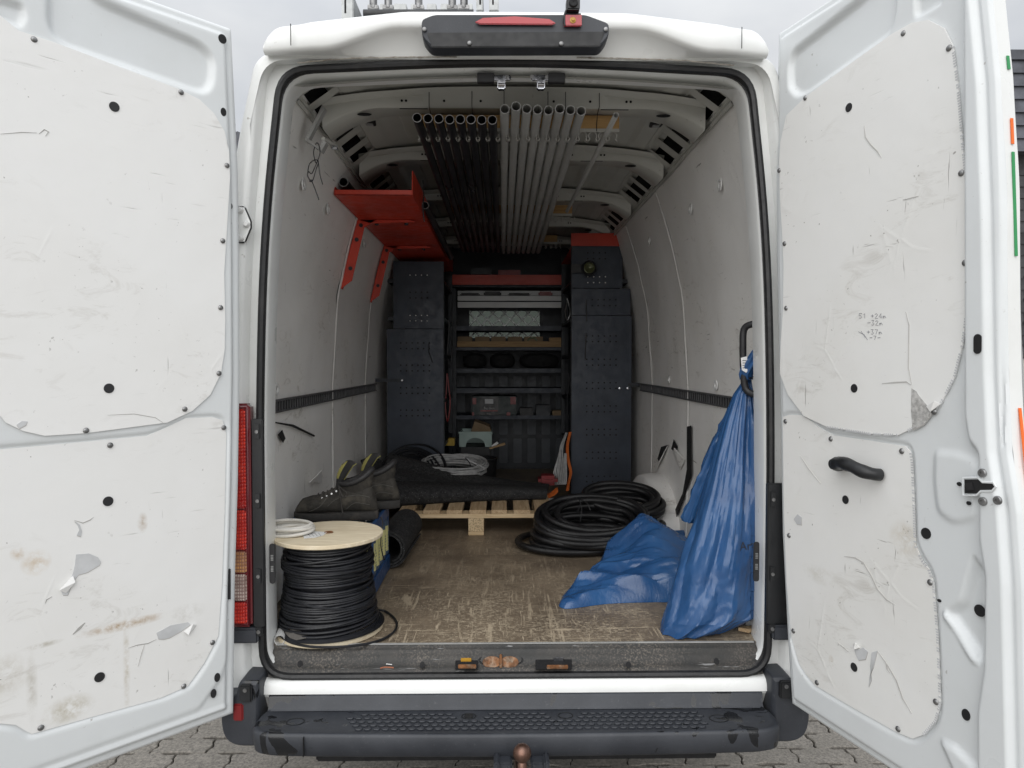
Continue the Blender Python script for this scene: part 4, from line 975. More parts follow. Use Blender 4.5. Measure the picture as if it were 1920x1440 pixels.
build_skin(DR, u0t, u1t, zb, zt, [(win, -.016, .014, .02), (w2, -.012, .010, .01), (rid, .020, .012, .01), (groove, -.005, .004, .004), (g2, -.007, .008, .02), (bulge, .006, .014, .02), (vee, -.018, .016, .01), (vee2, .014, .010, .01), (bot, .010, .012, .01)], nu=190)
o = panel_mesh(DR, up_r, .001, 'upper_lining', M['lining_r'], .0045)
spr = [(1695, 1010, .05, (.5, .43, .32), .6, (1, 1, 1)), (1558, 1240, .012, (.35, .25, .12), .8, (1, 1, .6)), (1660, 795, .02, (.3, .27, .2), .8, (1, 1, 1)), (1540, 1080, .09, (.5, .47, .4), .5, (1, 1, 3))]
o = panel_mesh(DR, lo_r, -.006, 'lower_lining', stained('right_lower_lining', DR, lo_r, spr, (.80, .80, .785), 1., .35), .0045)
# saw-toothed cut edge of the twin-wall sheets
for poly, a, b, h in ((up_r, 8, 21, .001), (lo_r, 8, 19, -.006)):
    m = MB()
    pts = poly[a:b]; L = 0
    for i in range(len(pts) - 1):
        p, q = Vector(pts[i]), Vector(pts[i + 1]); nseg = int((q - p).length / .006)
        for k in range(nseg):
            c = p + (q - p) * ((k + .5) / nseg); e = (q - p).normalized() * .0018; nn = Vector((e.y, -e.x)).normalized() * .0035
            if rnd.random() < .8: m.prism([DR.pt(c.x + e.x + nn.x * s1, c.y + e.y + nn.y * s1, h + .0045) if s2 > 0 else DR.pt(c.x - e.x + nn.x * s1, c.y - e.y + nn.y * s1, h + .0045) for s1, s2 in ((-1, -1), (1, -1), (1, 1), (-1, 1))], DR.n * .0006)
    o = finish('cut_flutes', m, M['tear_grey'], DR.o, smooth=False); tag(o, kind='stuff')
for p in ((1595, 202), (1605, 728), (1585, 937), (1601, 1251)): DR.disc(*p, .0115, .0053 if p[1] < 780 else -.0012, .0022, 'blind_plug', M['plug'])
for p in ((1697, 63), (1783, 91), (1513, 184), (1464, 320), (1474, 457), (1806, 325), (1813, 493), (1477, 578), (1755, 772)): DR.screw(*p, h=.0055)
for p in ((1472, 790), (1557, 823), (1690, 846), (1479, 1004), (1743, 1092), (1487, 1183), (1531, 1280), (1754, 1316), (1683, 1367)): DR.screw(*p, h=-.0015)
for p, sx in (((1462, 218), .8), ((1460, 386), .8), ((1461, 418), .8)): DR.disc(*p, .012, -.012, .0016, 'access_hole', M['dark'], sx * .7, 1, 0)
for p, r, sx, sz, h in (((1737, 1000), .013, 1, 1, .0005), ((1830, 1146), .013, 1, 1, -.012), ((1812, 1340), .0125, .8, 1, .0005), ((1762, 1126), .005, 1, .7, .0005)): DR.disc(*p, r, h, .0018, 'access_hole', M['dark'], sx, sz, 0)
u, z = uz(1847, 645); DR.poly([(u + a * .009 + 0, z + c_) for a, c_ in [(math.cos(t), .012 * (1 if math.sin(t) > 0 else -1) + .009 * math.sin(t)) for t in np.linspace(0, 2 * PI, 21)[:-1]]], .021, .0016, 'access_hole', M['dark'], uvz=True)
for p in ((1519, 1325), (1682, 1422)): DR.disc(*p, .008, -.0155, .002, 'drain_plug', M['plug'])
# lock pocket and bolts
lk = [uz(*p) for p in ((1823, 898), (1848, 898), (1856, 905), (1874, 906), (1878, 912), (1872, 918), (1853, 918), (1846, 924), (1823, 924))]
DR.poly(lk, .0205, .0016, 'lock_pocket', M['dark'], uvz=True)
cl = Vector((sum(p[0] for p in lk) / len(lk), sum(p[1] for p in lk) / len(lk)))
m = MB(); m.tube([DR.pt(cl.x + (u - cl.x) * 1.12, cl.y + (z - cl.y) * 1.25, .0205) for u, z in lk], .003, 6, closed=True); finish('lock_rim', m, M['door_paint'], DR.o)
DR.poly([uz(*p) for p in ((1826, 905), (1838, 903), (1842, 918), (1828, 919))], .0224, .003, 'lock_latch', M['plug'], bevel=.001, uvz=True)
for p in ((1856, 886), (1857, 939), (1885, 937)):
    u, z = uz(*p); m = MB(); rows = []
    for r, k in ((0, .0025), (.003, .0025), (.0035, .005), (.008, .005), (.0092, .003), (.0095, 0)): rows.append([DR.pt(u, z, .0205 + k) + (DR.d * math.cos(a) + Vector((0, 0, 1)) * math.sin(a)) * r for a in np.linspace(0, 2 * PI, 17)[:-1]])
    m.grid(rows, closed_u=True); finish('lock_bolt', m, M['screw'], DR.o)
for p in ((1804, 907), (1822, 943)): DR.disc(*p, .0055, .008, .0016, 'access_hole', M['dark'], 1, .8, 0)
# pull handle
hp_ = [(1583, 869, 0), (1586, 869, .03), (1600, 867, .040), (1620, 871, .046), (1640, 882, .040), (1650, 888, .022), (1652, 890, .004)]
pts = []
for px, py, h in hp_:
    u, z = uz(px, py); pts.append(DR.pt(u, z, h))
m = MB(); sp_ = smooth_path(pts, 6); rs = [1.25 * interp([(0, .0145), (.12, .016), (.3, .0125), (.45, .0145), (.55, .0125), (.68, .0142), (.8, .0125), (1, .0125)], i / (len(sp_) - 1)) for i in range(len(sp_))]
m.tube(sp_, rs, 14); hd = finish('pull_handle', m, M['black'], DR.o)
m = MB(); c = pts[1] + DR.n * .012
for r, k in (): pass
rows = []
for r, k in ((.013, -.01), (.014, .0), (.0135, .004), (.009, .004), (.008, .001), (0, .001)): rows.append([c + DR.n * k + (DR.d * math.cos(a) + Vector((0, 0, 1)) * math.sin(a)) * r for a in np.linspace(0, 2 * PI, 19)[:-1]])
m.grid(rows, closed_u=True); finish('handle_boss', m, M['plug'], DR.o)
# damage on the right door
lin_r = M['lining_r']
tear(DR, [(1601, 1215), (1610, 1218), (1618, 1214), (1627, 1222), (1622, 1236), (1609, 1238), (1604, 1228)], [(1601, 1208), (1607, 1205), (1613, 1214), (1604, 1218)], -.0012, lin_r)
tear(DR, [(1634, 1224), (1645, 1220), (1638, 1250), (1630, 1268), (1634, 1275), (1628, 1288), (1632, 1264), (1631, 1248)], None, -.0012, lin_r)
tear(DR, [(1488, 973), (1495, 964), (1503, 970), (1502, 984), (1493, 982)], None, -.0012, lin_r)
tear(DR, [(1713, 728), (1722, 734), (1730, 746), (1742, 760), (1752, 776), (1735, 796), (1715, 806), (1712, 770)], [(1742, 762), (1752, 772), (1768, 758), (1760, 752)], .0056, lin_r, M['pipe_rimw'])
crack(DR, [(1582, 1043), (1603, 1046), (1618, 1055), (1632, 1078), (1645, 1106), (1662, 1125), (1677, 1134)], -.0011, 1.8); crack(DR, [(1646, 1222), (1665, 1250), (1680, 1276), (1692, 1310), (1709, 1338)], -.0011, 1.6)
crack(DR, [(1624, 236), (1626, 258), (1636, 272), (1648, 284), (1656, 296)], .0056, 1.6); crack(DR, [(1702, 585), (1708, 610), (1707, 690), (1713, 722)], .0056, 1.2); crack(DR, [(1657, 719), (1680, 717), (1703, 716), (1712, 722)], .0056, 1.6); crack(DR, [(1500, 855), (1516, 880), (1538, 907)], -.0011, 1.2)
crack(DR, [(1696, 375), (1710, 372), (1726, 368)], .0056, 1.4); crack(DR, [(1570, 1205), (1582, 1215), (1590, 1222)], -.0011, 1.5)
crack(DR, [(1660, 1240), (1663, 1255), (1668, 1262)], -.0011, 2)
# pencilled sums on the sheet
def scribble(D, strokes, h, r=.0007):
    m = MB()
    for s_ in strokes:
        m.tube([D.pt(*D.uz(*p), h) for p in s_], r, 4)
    return finish('pencilled_note', m, M['pencil'], D.o)
SEG = {'5': [(1, 0), (.1, 0), (0, .45), (.7, .45), (.9, .75), (.5, 1), (0, .9)], '1': [(.2, .25), (.6, 0), (.6, 1)], '2': [(0, .2), (.5, 0), (.9, .25), (0, 1), (1, 1)], '3': [(0, 0), (.8, 0), (.4, .45), (.9, .7), (.5, 1), (0, .9)],
       '4': [(.7, 1), (.7, 0), (0, .7), (1, .7)], '7': [(0, 0), (.9, 0), (.3, 1)], '+': [(.5, .2), (.5, .8), (.5, .5), (0, .5), (1, .5)], '-': [(0, .5), (1, .45)], 'm': [(0, 1), (.05, .5), (.3, .5), (.35, 1), (.4, .55), (.7, .5), (1, .95)]}
def write(txt, x, y, w=5.5, h=9, dx=7.5):
    out = []
    for k, ch in enumerate(txt):
        if ch in SEG: out.append([(x + k * dx + a * w, y + b * h) for a, b in SEG[ch]])
    return out
scribble(DR, write('51 +24m', 1614, 588) + write('-32m', 1630, 601) + write('+37m', 1629, 618) + write('-7-', 1634, 630, 5, 7), .0058)
for pts_ in (([(1613, 622), (1624, 628), (1630, 637)]), ([(1618, 621), (1626, 633)])): scribble(DR, [pts_], .0058)
# livery tape wrapping round the free edge
for z0p, z1p, mt in ((105, 130, 'tape_green'), (222, 270, 'tape_orange'), (285, 480, 'tape_green'), (765, 960, 'tape_orange')):
    for yy in (z0p,):
        px = interp([(0, 1875), (150, 1890), (400, 1900), (700, 1905), (850, 1912), (960, 1930)], (z0p + z1p) / 2)
        a = uz(interp([(0, 1875), (150, 1890), (400, 1900), (700, 1905), (850, 1912), (960, 1928)], z0p), z0p, -.026); b = uz(interp([(0, 1875), (150, 1890), (400, 1900), (700, 1905), (850, 1912), (960, 1928)], z1p), z1p, -.026)
        m = MB(); m.prism([DR.pt(a[0] + .0012, a[1], -.026), DR.pt(b[0] + .0012, b[1], -.026), DR.pt(b[0] + .0012, b[1], -.033), DR.pt(a[0] + .0012, a[1], -.033)], DR.d * .002); finish('livery_tape', m, M[mt], DR.o, smooth=False)

# ================================================================== LOAD AND FITTINGS
FZ = .6745     # top of the load floor at the back edge
# ---- conduit racks on the ceiling and the pipes lying in them
for y, x0, x1, n_, lab in ((.42, -.355, .385, 20, 'clip rack with tan backing board on the ceiling, nearest the doors'), (1.90, -.345, .36, 20, 'middle clip rack on the ceiling halfway along the pipes'), (2.86, -.345, .35, 20, 'rearmost clip rack on the ceiling above the dark far end')):
    t = thing('pipe_rack', (0, y, 2.40), lab, 'pipe rack', 'pipe clip racks under the roof')
    m = MB(); m.box((x0, y - .009, 2.426), (x1, y + .009, 2.474)); finish('board', m, M['board'], t, bevel=.001)
    m = MB(); m.box((x0, y - .012, 2.413), (x1, y + .012, 2.4255)); finish('clip_strip', m, M['clip'], t, bevel=.001)
    src = None
    for k in range(n_):
        x = -.333 + k * .0365
        if src is None:
            m = MB()
            for s_ in (-1, 1):
                arc = [Vector((x + s_ * .0155 * math.cos(a), y - .010, 2.399 - .0155 * math.sin(a))) for a in np.linspace(-1.2, .75, 8)] + [Vector((x + s_ * .0165, y - .010, 2.381))]
                m.grid([[p + Vector((-.0014, 0, 0)) for p in arc], [p + Vector((.0014, 0, 0)) for p in arc], [p + Vector((.0014, .020, 0)) for p in arc], [p + Vector((-.0014, .020, 0)) for p in arc]], closed_v=True)
            src = finish('clip', m, M['clip'], t)
        else: clone(src, Vector((x, y, 0)) + Vector((0, WLOC[src.name].y - y, WLOC[src.name].z)), t)
for px, wd in ((805, 'leftmost, over the black pipes'), (885, 'second, over the black pipes'), (945, 'between black and grey pipes'), (1027, 'over the middle grey pipes'), (1060, 'over the right grey pipes'), (1123, 'rightmost, beside the slanted pipe')):
    p = at(px, 210, .345); m = MB(); m.tube([Vector((p.x, .338, 2.535)), Vector((p.x, .336, 2.478)), Vector((p.x, .385, 2.470)), Vector((p.x, .405, 2.445)), Vector((p.x, .407, 2.415))], .0014, 5)
    o = finish('cable_tie', m, M['plug']); tag(o, 'thin black tie round the first roof bow, ' + wd, 'cable tie', 'ties round the first roof bow')
def pipe(x0, y0, x1, y1, z0, z1, r, mat, label, group, rim=True):
    a = Vector((x0, y0, z0)); b = Vector((x1, y1, z1)); m = MB()
    d = (b - a).normalized(); u = d.cross(Vector((0, 0, 1))).normalized(); w = u.cross(d); S = 14
    ring = lambda c, rr: [c + (u * math.cos(2 * PI * k / S) + w * math.sin(2 * PI * k / S)) * rr for k in range(S)]
    m.grid([ring(a + d * .12, r * .88), ring(a, r * .88), ring(a - d * .0008, r * .94), ring(a, r), ring(b, r), ring(b, r * .88)], closed_u=True)
    m.add(ring(a + d * .12, r * .88), [tuple(range(S))]); o = finish('conduit_pipe', m, mat)
    rm = MB(); rm.grid([ring(a - d * .0012, r * .90), ring(a - d * .0018, r * .97), ring(a - d * .0008, r * 1.01)], closed_u=True)
    finish('cut_rim', rm, M['pipe_rim'], o)
    return tag(o, label, 'pipe', group)
ords = ['leftmost', 'second', 'third', 'fourth', 'fifth', 'sixth', 'seventh', 'eighth']
for k in range(8):
    x = -.333 + k * .0365; yy = .245 + rnd.uniform(-.006, .006) + .012 * k / 8
    if k == 0: yy = .235
    lab = 'leftmost black conduit pipe clipped under the van roof' if k == 0 else ('rightmost black conduit pipe, beside the grey ones' if k == 7 else ords[k] + ' black conduit pipe from the left under the roof')
    pipe(x, yy, x + .008 + .003 * (k < 3), 3.0, 2.402, 2.388, .0158, M['pipe_black'], lab, 'black pipes under the roof')
wy = [.175, .150, .172, .180, .185, .170, .182, .190]
for k in range(8):
    x = -.333 + (k + 8) * .0365 + .006
    lab = 'leftmost grey conduit pipe, beside the black ones' if k == 0 else ('rightmost grey pipe of the close row under the roof' if k == 7 else ords[k] + ' grey conduit pipe from the left in the roof row')
    pipe(x, wy[k], x + .004, 3.05, 2.412, 2.388, .0158, M['pipe_grey'], lab, 'grey pipes under the roof')
p0 = at(1155, 216, .20); p1 = at(1063, 396, 1.75)
pipe(p0.x, p0.y, p1.x, p1.y, p0.z, p1.z, .0095, M['pipe_grey'], 'thin grey pipe lying slanted on its own right of the row', None)

# ---- red steel gutter shelf, upper left
t = thing('red_shelf', (-.55, 1.0, 2.0), 'red steel tray shelf bracketed to the upper left wall', 'shelf')
A, B = at(628, 366, .80), at(772, 366, .80); A2, B2 = at(738, 488, 2.42), at(832, 488, 2.42)
zA = (A.z + B.z) / 2; zB = zA
xl, xr = A.x, B.x
y0s, y1s = .80, 3.3
m = MB(); m.box((xl, y0s, zA), (xr, y1s, zA + .004)); m.box((xl, y0s, zA - .0), (xr, y0s + .003, zA + .022)); finish('tray', m, M['red'], t, bevel=.0008)
m = MB(); m.prism([Vector((xr, y0s, zA)), Vector((xr, y0s + .01, zA + .105)), Vector((xr, y0s + .05, zA + .108)), Vector((xr, y1s, zA + .108)), Vector((xr, y1s, zA))], (.0035, 0, 0)); finish('side_plate', m, M['red'], t, bevel=.0005)
m = MB(); m.prism([Vector((xl, y0s, zA)), Vector((xl, y0s + .01, zA + .10)), Vector((xl, y0s + .06, zA + .07)), Vector((xl, y1s, zA + .06)), Vector((xl, y1s, zA))], (-.0035, 0, 0)); finish('side_plate', m, M['red'], t, bevel=.0005)
for y in (1.30, 2.08):
    xw = -(wx(zA)) + .006; b_ = sub_empty('bracket', (xw, y, zA - .01), t)
    m = MB(); m.prism([Vector((xw, y, zA - .002)), Vector((xw + .25, y, zA - .002)), Vector((xw + .285, y, zA - .010)), Vector((xw + .26, y, zA - .014)), Vector((xw + .06, y, zA - .020))], (0, .045, 0)); finish('arm', m, M['red'], b_, bevel=.001)
    m = MB(); zz0, zz1 = zA, zA - .34; q = [Vector((-wx(z) + .006, y, z)) for z in (zz0, zz0 - .2, zz1)] + [Vector((-wx(zz1 + .05) + .05, y, zz1 + .04)), Vector((-wx(zz0 - .05) + .055, y, zz0 - .04)), Vector((-wx(zz0) + .10, y, zz0 - .002))]
    m.prism(q, (0, .004, 0)); q2 = [Vector((-wx(z) + .008, y, z)) for z in (zz0, zz0 - .2, zz1)]; m.grid([q2, [p + Vector((0, .045, 0)) for p in q2]]); finish('leg', m, M['red'], b_, bevel=.0006)
    for dz in (.03, .10, .24):
        zz = zA - dz; m = MB(); m.disc((-wx(zz) + .032, y - .001, zz), (0, -1, 0), .010, .003, 12); finish('bolt', m, M['plug'], b_)
    for dx in (.09, .235):
        m = MB(); m.disc((xw + dx, y + .02, zA - .003), (0, 0, -1), .010, .022, 12); finish('bolt', m, M['plug'], b_)
pipe(xl + .03, .83, xl + .03, 2.6, zA + .062, zA + .024, .020, M['pipe_black'], 'black pipe lying in the left corner of the red tray', None)
pipe(xr - .035, .86, xr - .035, 2.6, zA + .018, zA + .018, .016, M['pipe_black'], 'dark pipe lying against the right lip of the red tray', None)
pp = at(797, 385, 1.15); pipe(pp.x, 1.15, pp.x + .02, 2.6, pp.z, pp.z - .03, .017, M['pipe_black'], 'black pipe slung along the outside of the red tray', None)
pp = at(793, 375, 1.08); m = MB(); m.tube(smooth_path([pp + Vector((0, 0, .09)), pp + Vector((.004, 0, .03)), pp + Vector((0, 0, -.04)), pp + Vector((.006, 0, -.10))], 4), .003, 6); o = finish('bungee_cord', m, M['plug']); tag(o, 'short black bungee cord hooked beside the red tray', 'bungee cord')

# wall hook and its cable ties, near left
t = thing('wall_hook', at(590, 250, .25), 'grey metal ladder hook bolted under the roof edge near the left door', 'hook')
pl = [at(604, 196, .22), at(609, 202, .22), at(578, 262, .22), at(573, 258, .22)]
m = MB(); m.prism(pl, (.0, .03, .0)); finish('hook_plate', m, M['alu_d'], t, bevel=.001)
pl = [at(573, 256, .22), at(598, 277, .24), at(605, 262, .24), at(612, 266, .25), at(602, 284, .25), at(571, 262, .22)]
m = MB(); m.prism(pl, (0, .035, 0)); finish('hook_arm', m, M['alu_d'], t, bevel=.001)
m = MB(); m.tube([at(606, 260, .25), at(632, 275, .40)], .007, 8); finish('hook_bar', m, M['paint_in'], t)
c = at(627, 277, .33); m = MB(); m.lathe([(0, -.010), (.007, -.010), (.008, 0), (.008, .01)], c, 'x', 8); finish('nut', m, M['chrome'], t)
y = .24
tie = [[(593, 268), (588, 285), (592, 305), (596, 300), (600, 285), (597, 270), (593, 268)], [(596, 300), (585, 325), (579, 322), (577, 330), (585, 340), (592, 320), (597, 303), (590, 300), (580, 308), (577, 325)], [(597, 305), (600, 328), (605, 346)], [(585, 340), (592, 358), (598, 375)]]
m = MB()
for s_ in tie: m.tube(smooth_path([at(px, py, y) for px, py in s_], 5), .0017, 6)
m.box(at(583, 339, y) - Vector((.005, .003, .004)), at(583, 339, y) + Vector((.005, .003, .004)))
o = finish('cable_tie', m, M['plug']); tag(o, 'loop of knotted black cable ties dangling from the wall hook', 'cable tie')

# ---- racking
def panel(t, px0, py0, px1, py1, y, name='end_panel', mat='rack'):
    a = at(px0, py0, y); b = at(px1, py1, y); m = MB(); m.box((a.x, y, b.z), (b.x, y + .018, a.z)); return finish(name, m, M[mat], t, bevel=.0015)
def holes(p, xs, ys, y, bright=()):
    m = MB()
    for py in ys:
        for px in xs:
            c = at(px, py, y); m.disc((c.x, y + .001, c.z), (0, -1, 0), .0058, .0022, 8)
    o = finish('perforation', m, M['dark'], p, smooth=False); tag(o, kind='stuff')
Y = 2.50
t = thing('steel_racking', (-.62, 2.9, FZ), 'left dark blue steel racking with perforated end panels below the red tray', 'racking')
p = panel(t, 725, 617, 832, 925, Y); xs = [751.4 + 10.75 * k for k in range(6)]; holes(p, xs, [643, 653.7, 684.7, 695.4, 727, 737.5, 769, 779.5], Y)
p = panel(t, 737, 490, 832, 616, Y + .004); xs = [769 + 10.7 * k for k in range(4)]; holes(p, xs, [516.2, 548, 558.7, 591.3, 601.7], Y + .004)
m = MB()
for py in (516, 591.5, 601.7):
    for px in xs: c = at(px, py, Y + .004); m.disc((c.x, Y + .0015, c.z), (0, -1, 0), .0040, .0012, 8)
o = finish('painted_light_hole', m, M['white_plastic'], p, smooth=False); tag(o, kind='stuff')  # white discs over some perforations, painted in for light showing through
xi = at(832, 600, Y).x
for z in (.70, 1.0, 1.3, 1.6, 1.85, 2.1):
    m = MB(); m.box((-.80, Y + .02, z), (xi - .002, 3.34, z + .025)); finish('shelf', m, M['rackd'], t, bevel=.002)
for yy in (Y + .03, 3.30):
    m = MB(); m.box((xi - .03, yy, FZ), (xi, yy + .03, 2.24)); finish('post', m, M['rackd'], t, bevel=.002)
for py, px0, px1 in ((713, 700, 756),):
    a = at(px0, py - 3, Y - .01); b = at(px1, py + 3, Y - .01); m = MB(); m.box((a.x, Y - .006, b.z), (b.x, Y - .001, a.z)); finish('wall_strap', m, M['rackd'], t, bevel=.001)
m = MB(); c = at(754, 713, Y - .012); m.disc(c, (0, -1, 0), .007, .003, 10); finish('bolt', m, M['chrome'], t)
for pts in ([(804, 643), (804, 660), (808, 672), (811, 680)],):
    m = MB(); m.tube([at(px, py, Y - .006) for px, py in pts], .003, 5); o = finish('cable_tie', m, M['plug']); tag(o, 'black cable tie through the holes of the left racking panel', 'cable tie')
t = thing('steel_racking', (.62, 2.9, FZ), 'right dark blue steel racking with tall perforated end panels and a red top tray', 'racking')
p = panel(t, 1072, 592, 1183, 925, Y); xs = [1100 + 11 * k for k in range(6)]; holes(p, xs, [629.8, 640.5, 673.7, 684.7, 717.6, 728.3, 761, 772, 805, 815.4, 848, 859, 893, 903], Y)
p = panel(t, 1072, 541, 1182, 591, Y + .004); holes(p, [1110.5 + 11 * k for k in range(5)], [562, 573], Y + .004)
p = panel(t, 1072, 460, 1167, 540, Y + .012); holes(p, [1102 + 11 * k for k in range(4)], [474, 485, 519, 530], Y + .012)
m = MB()
for py in (519, 530):
    for px in [1102 + 11 * k for k in range(4)]: c = at(px, py, Y + .012); m.disc((c.x, Y + .0095, c.z), (0, -1, 0), .0044, .0012, 8)
o = finish('painted_light_hole', m, M['white_plastic'], p, smooth=False); tag(o, kind='stuff')  # light through these perforations is painted as white discs too
panel(t, 1071, 437, 1167, 461, Y - .004, 'red_lip', 'red')['label'] = 'red front lip of the top tray'
a = at(1072, 461, Y); b = at(1167, 461, Y); m = MB(); m.box((a.x, Y + .02, a.z - .01), (b.x, 3.3, a.z - .005)); finish('top_tray', m, M['red'], t)
xi = at(1072, 600, Y).x
for z in (.70, 1.0, 1.3, 1.6, 1.85, 2.1):
    m = MB(); m.box((xi + .002, Y + .04, z), (.80, 3.34, z + .025)); finish('shelf', m, M['rackd'], t, bevel=.002)
for yy in (Y + .05, 3.30):
    m = MB(); m.box((xi, yy, FZ), (xi + .03, yy + .03, 2.40)); finish('post', m, M['rackd'], t, bevel=.002)
a = at(1183, 722, Y); m = MB(); m.box((a.x - .02, Y - .006, a.z - .01), (.872, Y - .001, a.z + .014)); finish('wall_strap', m, M['rackd'], t, bevel=.001)
for px in (1162, 1177):
    m = MB(); c = at(px, 728, Y - .01); m.lathe([(0, -.008), (.008, -.007), (.010, -.003), (.011, 0)], c, 'y', 12); finish('bolt', m, M['chrome'], t)
for nm, pts in (('upper', [(1099, 562), (1099, 575), (1100, 602)]), ('lower', [(1099, 625), (1098, 640), (1097, 674)])):
    m = MB(); m.tube([at(px, py, Y - .006) for px, py in pts], .0035, 5); m.disc(at(pts[0][0], pts[0][1] + 8, Y - .008), (0, -1, 0), .006, .004, 8); o = finish('cable_tie', m, M['plug']); tag(o, nm + ' black cable tie hanging on the right racking panel', 'cable tie')
# head torch hooked on the right racking
t = thing('head_torch', at(1103, 502, Y - .06), 'small black head torch strapped round the upper right racking', 'head torch')
c = at(1104, 503, Y - .06); m = MB(); m.lathe([(0, -.012), (.030, -.012), (.042, -.02), (.050, -.012), (.046, .01), (.03, .03), (0, .035)], c, 'y', 22); finish('lamp_body', m, M['plug'], t)
m = MB(); m.lathe([(0, -.012), (.016, -.014), (.030, -.022), (.036, -.020)], c + Vector((0, -.004, 0)), 'y', 18); finish('reflector', m, simple('torch_glass', (.10, .11, .05), .1, .3, var=.1), t)
m = MB(); a = at(1071, 495, Y - .03); b = at(1092, 512, Y - .03); m.box((a.x, Y - .035, b.z), (b.x, Y - .028, a.z)); finish('strap', m, M['plug'], t, bevel=.001)
o_ = [at(px, py, Y + .05) for px, py in ((1103, 436), (1112, 430), (1125, 433), (1135, 426), (1147, 432), (1148, 440), (1103, 440))]
m = MB(); m.prism(o_, (0, .2, 0)); o = finish('rag', m, M['pipe_grey'], bevel=.004); tag(o, 'crumpled grey rag lying in the red top tray', 'rag')

# rear racking across the bulkhead
Y2 = 3.36
t = thing('rear_racking', (0, 3.5, FZ), 'dark racking across the bulkhead with a red top beam and narrow shelves', 'racking')
def bar(px0, py0, px1, py1, name, mat, dep=.35, y=Y2, par=None, bev=.002, label=None):
    a = at(px0, py0, y); b = at(px1, py1, y); m = MB(); m.box((a.x, y, b.z), (b.x, y + dep, a.z)); o = finish(name, m, M[mat], par if par is not None else t, bevel=bev)
    if label: o['label'] = label
    return o
bar(848, 515, 1057, 534, 'red_beam', 'red', .02, label='red top beam'); bar(848, 535, 1057, 538, 'shelf', 'rackd')
for z0, z1 in ((611, 620), (651, 657), (691, 699), (728, 737), (779, 786)): bar(853, z0, 1060, z1, 'shelf', 'rack')
for px in (848, 1058):
    a = at(px, 500, Y2); m = MB(); m.box((a.x, Y2 - .01, FZ), (a.x + .03, Y2 + .02, 2.15)); finish('post', m, M['rackd'], t, bevel=.002)
def item(px0, py0, px1, py1, name, mat, label, cat, group=None, dep=.2, y=Y2 + .01, bev=.003):
    a = at(px0, py0, y); b = at(px1, py1, y); m = MB(); m.box((a.x, y, b.z), (b.x, y + dep, a.z)); o = finish(name, m, M[mat], bevel=bev); return tag(o, label, cat, group)
# pale aluminium trims in two profiles
for z0, z1, lab in ((555, 564, 'upper pale aluminium profile lying across the rear racking'), (566.5, 577, 'lower pale aluminium profile lying across the rear racking')):
    a = at(858, z0, Y2 - .02); b = at(1057, z1, Y2 - .02); tt = thing('metal_profile', ((a.x + b.x) / 2, Y2, b.z), lab, 'profile', 'aluminium profiles on the rear racking')
    m = MB(); m.box((a.x, Y2 - .025, b.z), (b.x, Y2 - .008, a.z)); finish('web', m, M['alu_l'], tt, bevel=.003)
    m = MB(); m.box((a.x, Y2 - .028, a.z - .006), (b.x, Y2 - .02, a.z + .001)); finish('flange', m, M['alu_l'], tt, bevel=.001)
item(858, 545, 1057, 554, 'light_strip', 'alu_l', 'thin pale board standing behind the tools on the rear racking', 'board', dep=.01, y=Y2 + .12)
for px0, py0, px1, py1, lab in ((862, 549, 900, 555, 'flat dark tool on the pale profile, left'), (907, 546, 940, 555, 'dark tool box on the pale profile, near the middle'), (952, 549, 995, 555, 'dark pliers lying on the pale profile'), (1010, 546, 1036, 555, 'dark red tool on the pale profile, right')):
    item(px0, py0, px1, py1, 'hand_tool', 'dashred' if 'red' in lab else 'plug', lab, 'tool', 'tools along the rear racking', dep=.06, y=Y2 - .01, bev=.01)
item(883, 502, 922, 514, 'flat_box', 'rackd', 'dark flat box on top of the red beam, left one', 'box', dep=.1); item(934, 506, 976, 515, 'flat_box', 'dashred', 'dark red flat box on top of the red beam', 'box', dep=.1)
item(857, 640, 1057, 650.5, 'wooden_plank', 'plank', 'brown wooden plank lying across the rear racking shelf', 'plank', dep=.1, y=Y2 - .02, bev=.002)
nm_ = ['first small cardboard box from the left on the brown plank', 'second small cardboard box on the brown plank', 'third small cardboard box on the brown plank', 'fourth small cardboard box on the brown plank', 'widest cardboard box on the brown plank, beside green tape']
for (a0, a1), lab in zip(((858, 885), (891, 918), (921, 948), (952, 979), (983, 1018)), nm_): item(a0, 631, a1, 640, 'small_box', 'card', lab, 'box', 'small boxes on the brown plank', dep=.09, y=Y2)
m = MB(); c = at(998, 640, Y2 - .01); m.tube([c + Vector((.035 * math.cos(a), 0, .028 * math.sin(a))) for a in np.linspace(.1, PI - .1, 12)], .005, 6); o = finish('tape_roll', m, simple('green_tape', (.06, .13, .03), .4, var=.1)); tag(o, 'green tape roll edge in front of the widest small box', 'tape')
item(1030, 633, 1056, 640, 'small_box', 'plank', 'low brown box at the right end of the plank', 'box', dep=.08)
# dark bags
for a0, a1, lab in ((866, 912, 'left black bag stuffed into the rear racking'), (918, 966, 'middle black bag stuffed into the rear racking'), (974, 1050, 'wide right black bag stuffed into the rear racking')):
    a = at(a0, 662, Y2 + .03); b = at(a1, 691, Y2 + .03); w = b.x - a.x; h_ = a.z - b.z; m = MB()
    m.grid([[Vector(((a.x + b.x) / 2 + w / 2 * math.cos(th) * math.sqrt(max(0, 1 - (k / 6) ** 2)) ** .6, Y2 + .13 + k / 6 * .1, b.z + h_ / 2 + h_ / 2 * math.copysign(abs(math.sin(th)) ** .6, math.sin(th)) * math.sqrt(max(0, 1 - (k / 6) ** 2)) ** .6)) for th in np.linspace(0, 2 * PI, 21)[:-1]] for k in range(-6, 7)], closed_u=True)
    o = finish('black_bag', m, M['dark']); tag(o, lab, 'bag', 'black bags in the rear racking')
